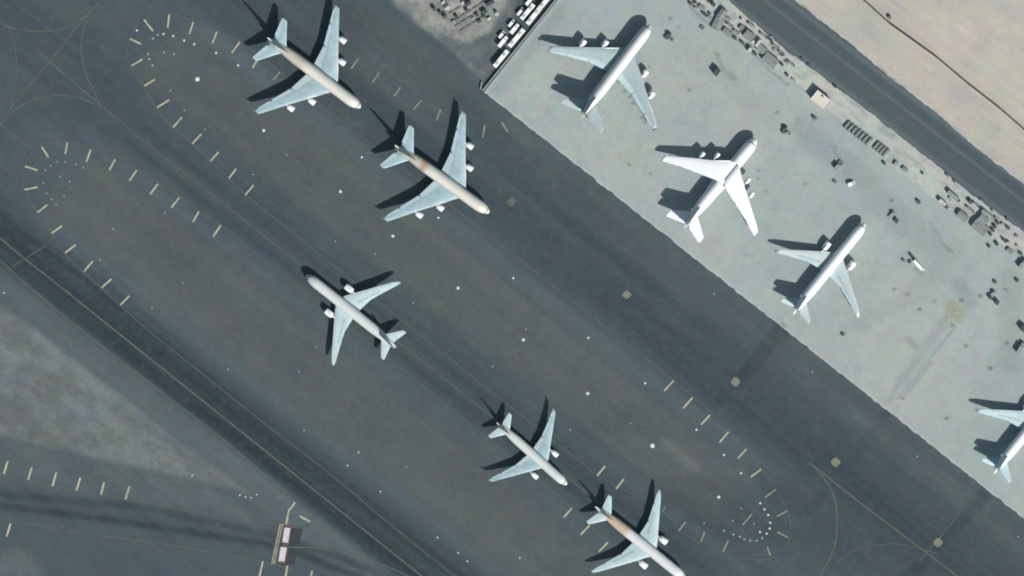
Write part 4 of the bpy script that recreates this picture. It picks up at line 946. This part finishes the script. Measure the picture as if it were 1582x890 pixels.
Z1 = 0.09; Z2 = 0.13
A1 = img_ang(0.78, 0.62); A2 = img_ang(0.62, -0.78)
items = [
 (tractor(), 1031.5, 55, A2, Z1, 'dark tow tractor in front of the nose of the apron double-deck jet', 'tow tractor'),
 (cart(M_VGREY), 1037, 61, A1, Z1, 'small grey power cart touching the tow tractor by the double-deck jet', 'cart'),
 (cart(M_VGREY, 2.8, 2.4, 0.5), 1085, 43, A1, Z1, 'faint grey-blue flat cart alone on the upper apron', 'cart'),
 (container(4.2, 3.2, 3.6, M_VDARK), 1107, 111, A2, Z1, 'dark tall square unit alone on the apron above the cargo jet', 'container'),
 (tractor(), 1211.5, 200, A2+0.3, Z1, 'dark tow tractor off the nose of the white cargo jet', 'tow tractor'),
 (cart(M_CREAM), 1219, 207, A1, Z1, 'cream cart with dark shadow beside the cargo jet tractor', 'cart'),
 (cart(M_VDARK, 2.2, 1.6, 0.8), 1257, 181, A1, Z1, 'small dark cart below the beige hut', 'cart'),
 (container(3.6, 2.2, 3.0, M_VGREY), 1293, 258, A2, Z1, 'dark grey upright unit between cargo jet and racks', 'container'),
 (cart(M_VGREY, 3.4, 2.8, 0.8), 1299, 253, A1, Z1, 'pale grey cart joined to the upright unit', 'cart'),
 (van(4.6, 2.2, 2.2), 1315, 284, img_ang(1, -0.4), Z1, 'small white van on the apron above the apron twin jet', 'van'),
 (cart(M_VGREY, 2.2, 2.0, 0.6), 1290, 281, A1, Z1, 'small grey cart left of the white apron van', 'cart'),
 (tractor(M_VGREY), 1378, 332, A2, Z1, 'grey tow tractor off the nose of the apron twin jet', 'tow tractor'),
 (crate(2.6, 2.2, 2.4), 1384.5, 341, A1, Z1, 'black crate at the lower right of the grey tow tractor', 'crate'),
 (crate(2.4, 1.6, 1.2), 1418.5, 311.5, A1, Z1, 'small dark crate alone on the apron right of the grey tractor', 'crate'),
 (stairs(), 1418, 408.5, img_ang(.65, .76), Z1, 'long white boarding stairs standing free on the apron at the right', 'boarding stairs'),
 (cart(M_VGREY, 2.0, 1.6, 0.7), 1396, 402.5, A1, Z1, 'small grey cart left of the white boarding stairs', 'cart'),
 (cart(M_VGREY, 2.2, 1.4, 0.9), 1406, 405.5, A2, Z1, 'grey cart touching the foot of the boarding stairs', 'cart'),
 (tractor(M_VGREY, 4.2), 1534, 454, A2, Z1, 'grey tow tractor in the cluster near the right edge', 'tow tractor'),
 (crate(2.0, 2.0, 2.0), 1530, 459.5, A1, Z1, 'dark crate at the left of the right edge cluster', 'crate'),
 (crate(2.6, 2.4, 2.6), 1540, 467, A1, Z1, 'black square crate at the bottom of the right edge cluster', 'crate'),
 (crate(2.2, 1.4, 0.8), 1537, 435.5, A1, Z1, 'small low crate above the right edge cluster', 'crate'),
 (cart(M_VDARK, 2.4, 1.6, 0.8), 1571, 433, A1, Z1, 'small dark cart close to the right edge above the trucks', 'cart'),
 (container(4.0, 3.4, 3.2, M_VDARK), 1581, 507, A1, Z1, 'dark container cut by the right edge, upper of two', 'container'),
 (truck(7.5, 2.8, 3.4, M_VGREY), 1577, 538, img_ang(.5, -.85), Z1, 'grey truck cut by the right edge on the apron', 'truck'),
 (truck(6.5, 2.6, 3.2, M_VGREY), 1580, 408, A2, Z2, 'grey truck cut by the right edge beside the verge', 'truck'),
 (crate(1.6, 1.4, 0.9), 1302, 517, A1, Z1, 'tiny dark crate alone on the empty stand', 'crate'),
 # upper verge
 (crate(2.4, 2.0, 2.4), 1102, 7, A1, Z2, 'dark crate at the top edge of the verge beside the service road', 'crate'),
 (crate(2.0, 1.6, 1.4), 1067, 6, A1, Z2, 'first dark crate from the top along the apron rim', 'crate'),
 (crate(1.8, 1.4, 1.3, M_VGREY), 1075, 13, A1, Z2, 'second grey crate from the top along the apron rim', 'crate'),
 (crate(3.2, 1.6, 1.5), 1088.5, 22, A1, Z2, 'long dark crate third along the apron rim', 'crate'),
 (crate(2.8, 1.4, 1.2, M_VGREY), 1096.5, 28, A1, Z2, 'low grey crate fourth along the apron rim', 'crate'),
 (tent(6.5, 4.2, 2.6), 1115, 22, A2, Z2, 'grey covered store near the top of the verge', 'covered store'),
 (tent(7.5, 5.6, 2.0), 1109, 37, A2+0.2, Z2, 'broad pale grey covered store half on the apron rim', 'covered store'),
 (dolly(M_RACK, 5.0, 1.8, 0.8), 1127.5, 39.5, A1, Z2, 'loaded dolly right of the broad covered store', 'dolly'),
 (dolly(M_RACK, 4.2, 1.8, 0.6), 1137, 49, A1, Z2, 'loaded dolly lower right of another in the upper verge', 'dolly'),
 (tent(6.5, 3.4, 1.6), 1124, 50.5, A1, Z2, 'low grey covered store at the apron rim below the dollies', 'covered store'),
 (crate(2.4, 1.8, 1.3), 1135, 58.5, A1, Z2, 'dark crate at the apron rim under the loaded dollies', 'crate'),
 (container(4.6, 1.6, 1.6, M_VGREY), 1160.5, 39, A1, Z2, 'small grey container close to the service road edge', 'container'),
 (tent(6.4, 5.0, 3.0), 1157, 55, A1, Z2, 'grey covered store with dark left side on the verge', 'covered store'),
 (crate(2.4, 2.2, 1.6, M_CREAM), 1164, 66, A1, Z2, 'cream crate between two grey covered stores', 'crate'),
 (container(5.0, 1.8, 2.8, M_CREAM), 1171.5, 66.5, A2, Z2, 'narrow cream container standing crosswise on the verge', 'container'),
 (container(3.0, 2.2, 2.8, M_CREAM), 1158.5, 77, A2, Z2, 'bright cream container at the apron rim of the verge', 'container'),
 (tent(6.6, 4.4, 2.2), 1176.5, 76, A1, Z2, 'grey covered store right of the bright cream container', 'covered store'),
 (tent(9.4, 6.0, 2.8), 1190, 92.5, A1, Z2, 'largest grey covered store on the verge, nearest the beige hut', 'covered store'),
 (dolly(M_RACK, 5.4, 1.6, 0.5), 1179.5, 54.5, A1, Z2, 'loaded dolly beside the service road above the crosswise container', 'dolly'),
 (dolly(M_RACK, 5.4, 1.6, 0.5), 1198, 72, A1, Z2, 'loaded dolly beside the service road above the largest store', 'dolly'),
 (dolly(M_RACK, 4.6, 1.6, 0.4), 1207, 82, A1, Z2, 'loaded dolly right of the largest store', 'dolly'),
 (crate(1.8, 1.4, 1.2), 1216, 116, A1, Z2, 'small dark crate left of the beige hut', 'crate'),
 (crate(2.4, 1.0, 0.9, M_VGREY), 1226, 124, A1, Z2, 'small grey crate just left of the beige hut', 'crate'),
 # right verge
 (crate(1.8, 1.4, 1.3), 1366, 252.5, A1, Z2, 'small dark crate at the apron rim right of the racks', 'crate'),
 (container(2.8, 2.0, 1.6, M_VGREY), 1384, 253, A2, Z2, 'small grey container on the verge right of the racks', 'container'),
 (container(8.0, 2.6, 2.6, M_VGREY), 1472, 302, img_ang(.75, .66), Z2, 'long grey container lying along the verge at the right', 'container'),
 (truck(5.2, 2.3, 2.8, M_CREAM), 1456, 312.5, A1, Z2, 'small cream truck on the verge left of the long grey container', 'truck'),
 (crate(2.0, 1.8, 1.5), 1462, 320, A1, Z2, 'dark crate at the lower right of the small cream truck', 'crate'),
 (tent(7.0, 4.2, 2.4), 1487, 334, A1, Z2, 'pale grey covered store half on the apron rim at the right', 'covered store'),
 (crate(2.2, 2.0, 2.2), 1499, 312, A1, Z2, 'dark crate close to the road right of the long grey container', 'crate'),
 (dolly(M_RACK, 4.0, 1.5, 0.4), 1507.5, 315.5, A1, Z2, 'loaded dolly next to the road right of the dark crate', 'dolly'),
 (dolly(M_RACK, 6.4, 1.5, 0.8), 1498.5, 323.5, img_ang(.78, .66), Z2, 'long loaded dolly between road and right hand stores', 'dolly'),
 (container(4.0, 2.4, 2.6, M_VGREY), 1521, 328, A1, Z2, 'grey container beside the road at the top of the right hand stores', 'container'),
 (tent(6.0, 5.0, 2.6), 1519, 339, A1, Z2, 'grey covered store under the grey roadside container', 'covered store'),
 (tent(10.0, 6.2, 2.8), 1514, 351, A1, Z2, 'largest grey covered store of the right hand group', 'covered store'),
 (dolly(M_RACK, 6.8, 1.3, 0.5), 1529, 331.5, A1, Z2, 'loaded dolly in line along the road right of the container', 'dolly'),
 (crate(2.0, 1.8, 1.6), 1541.5, 344.5, A1, Z2, 'top dark crate of the slanting row of four', 'crate'),
 (crate(2.0, 1.8, 1.6), 1537, 350, A1, Z2, 'second dark crate from the top of the slanting row of four', 'crate'),
 (crate(2.0, 1.8, 1.6), 1534, 356, A1, Z2, 'third dark crate from the top of the slanting row of four', 'crate'),
 (crate(2.0, 1.8, 1.6), 1530, 362, A1, Z2, 'bottom dark crate of the slanting row of four', 'crate'),
 (crate(2.0, 1.6, 1.0, M_VGREY), 1549, 347, A1, Z2, 'grey low crate between slanting row and road', 'crate'),
 (crate(2.2, 1.6, 1.0, M_VGREY), 1571, 366, A1, Z2, 'grey crate on the verge close to the right edge', 'crate'),
 (crate(1.8, 1.8, 1.6), 1540, 377, A1, Z2, 'dark crate at the apron rim below the slanting row, right one', 'crate'),
 (crate(1.5, 1.5, 1.4), 1528, 381, A1, Z2, 'dark crate at the apron rim below the slanting row, left one', 'crate'),
]
items += [
 (tent(4.2, 2.6, 1.2), 1084, 12, A1, Z2, 'low grey covered store near the top edge between dark crates', 'covered store'),
 (tent(5.6, 2.2, 1.3), 1122, 28, A1, Z2, 'narrow low grey covered store under the top verge store', 'covered store'),
 (crate(3.0, 1.2, 1.1), 1147, 66, A1, Z2, 'long dark crate at the apron rim left of the bright cream container', 'crate'),
 (tent(4.0, 3.0, 1.4), 1147, 44, A1, Z2, 'small square grey store between loaded dolly and grey container', 'covered store'),
 (crate(2.4, 1.6, 1.8), 1166, 83, A1, Z2, 'dark crate left of the largest upper store', 'crate'),
 (crate(4.4, 1.2, 1.2), 1190, 62, A1, Z2, 'long dark crate right of the roadside loaded dolly', 'crate'),
 (crate(2.0, 1.4, 1.4), 1208, 100, A1, Z2, 'dark crate right of the largest upper store toward the hut', 'crate'),
 (dolly(M_RACK, 5.0, 1.4, 0.4), 1222, 98, A1, Z2, 'loaded dolly alone by the road between largest upper store and hut', 'dolly'),
 (crate(2.2, 1.2, 1.2), 1290, 134, A1, Z2, 'dark crate by the road just right of the beige hut', 'crate'),
 (tent(3.6, 2.4, 1.4), 1398, 262, A1, Z2, 'small pale store on the verge well right of the racks', 'covered store'),
 (crate(1.6, 1.2, 0.9), 1425, 268, A1, Z2, 'small dark crate on bare verge left of the long grey container', 'crate'),
 (crate(2.6, 1.4, 1.3), 1557, 352, A1, Z2, 'dark crate by the road right of the slanting row', 'crate'),
 (crate(3.0, 1.4, 1.4), 1552, 372, A1, Z2, 'long dark crate mid verge right of the slanting row', 'crate'),
 (tent(4.0, 2.6, 1.4), 1560, 388, A1, Z2, 'small pale store near the right edge of the verge', 'covered store'),
]
rc = random.Random(21)
for side, ends, n in (('upper', ((1066, 2), (1236, 128)), 15), ('right hand', ((1440, 292), (1580, 398)), 14)):
    (xa, ya), (xb, yb) = ends
    for i in range(n):
        f_ = (i+0.5)/n; dd = rc.uniform(2, 34)
        x = xa+(xb-xa)*f_+dd*0.62; y = ya+(yb-ya)*f_-dd*0.78
        if y < 1 or x > 1581: dd = 3; x = xa+(xb-xa)*f_+2; y = ya+(yb-ya)*f_-2
        items.append((crate(rc.uniform(1.2, 2.6), rc.uniform(0.9, 1.6), rc.uniform(0.5, 1.4), rc.choice([M_VDARK, M_VGREY, M_RACK])), x, y, A1+rc.uniform(-.5, .5), Z2,
                      f'{ordn[i]} small loose crate from the left amid the {side} verge clutter', 'crate', 'loose crates on the verge'))
for it in items: put(*it)
# racks below the hut
GRK = 'steel racks in a row on the verge'
for i in range(7):
    x, y = 1309+i*5.6, 193+i*4.3
    put(dolly(M_RACK, 5.6, 1.7, 0.9), x, y, img_ang(.66, -.75), Z2, f'{ordn[i]} grey rack dolly from the left in the longer row below the beige hut', 'dolly', GRK)
for i in range(4):
    x, y = 1354+i*4.8, 225+i*3.8
    put(dolly(M_RACK, 6.0, 1.6, 0.9), x, y, img_ang(.66, -.75), Z2, f'{ordn[i]} grey rack dolly from the left in the shorter row of four', 'dolly', GRK)
# storage yard at the top
yard = [
 (crate(2.0, 2.0, 2.2), 671, 14, 'black crate at the left of the sandy yard'),
 (container(3.2, 2.0, 1.6, M_CREAM), 691.5, 12.5, 'white container in the upper middle of the sandy yard'),
 (crate(2.2, 1.6, 1.0, M_CREAM), 685, 4, 'white crate at the top edge of the sandy yard, left one'),
 (crate(2.4, 1.6, 1.4), 689, 7.5, 'dark crate between the white crate and white container'),
 (crate(1.8, 1.6, 1.5), 680, 19.5, 'dark crate under the white container, left one'),
 (crate(2.4, 1.8, 2.0), 687, 25.5, 'dark crate with pale sand below it in the yard'),
 (crate(2.0, 1.6, 1.6), 705, 25.5, 'dark crate in the middle of the yard'),
 (crate(2.2, 1.8, 1.6), 721, 16, 'dark crate right of the yard middle, under the top edge pair'),
 (container(4.0, 2.0, 2.0, M_VDARK), 723, 6, 'black container at the top edge of the yard'),
 (crate(2.2, 1.6, 1.0, M_CREAM), 715, 5, 'white crate left of the black top edge container'),
 (container(3.4, 2.2, 2.2, M_VDARK), 748, 18.5, 'black container at the right of the yard'),
 (crate(2.0, 1.6, 1.4), 748, 25.5, 'dark crate directly under the right black container'),
 (crate(1.8, 1.6, 1.5), 737, 23.5, 'dark crate left of the right black container'),
 (container(5.6, 2.0, 2.0, M_VDARK), 757, 5, 'long black container at the upper right of the yard'),
 (crate(2.6, 1.6, 1.2), 740.5, 33, 'dark crate at the lower right of the yard'),
 (crate(2.4, 1.5, 1.0, M_CREAM), 756, 29, 'pale crate at the right rim of the yard, left one'),
 (crate(1.8, 1.8, 1.3, M_CREAM), 767.5, 22, 'pale crate at the right rim of the yard, right one'),
 (crate(1.8, 1.5, 1.2), 766, 18.5, 'dark crate above the right rim pale crate'),
 (crate(2.0, 1.6, 1.0, M_VGREY), 731, 29, 'grey crate in the lower middle of the yard'),
 (crate(2.0, 1.6, 1.0, M_VGREY), 701, 34, 'grey crate at the lower left of the yard'),
]
for o, x, y, lab in yard: put(o, x, y, img_ang(.8, -.6)+random.uniform(-.2, .2), 0.0, lab, 'crate' if o.name.startswith('equip') else 'container', 'stores in the sandy yard')
M_YARD = paint('yard_dolly_grey', (0.20, 0.21, 0.20), 0.8, 0.3, 0.6)
for r_, (x, y, n) in enumerate(((698, 20, 4), (706, 31, 5), (707, 40, 5), (715, 47, 4))):
    for i in range(n):
        put(dolly(M_YARD, 3.8, 1.3, 0, False), x+i*9.6, y-i*6.2, img_ang(.83, -.55), 0.0,
            f'{ordn[i]} low grey dolly from the left in yard row {["one, topmost", "two", "three", "four, lowest"][r_]}', 'dolly', 'grey dollies in yard rows')
print('objects', len(bpy.data.objects))
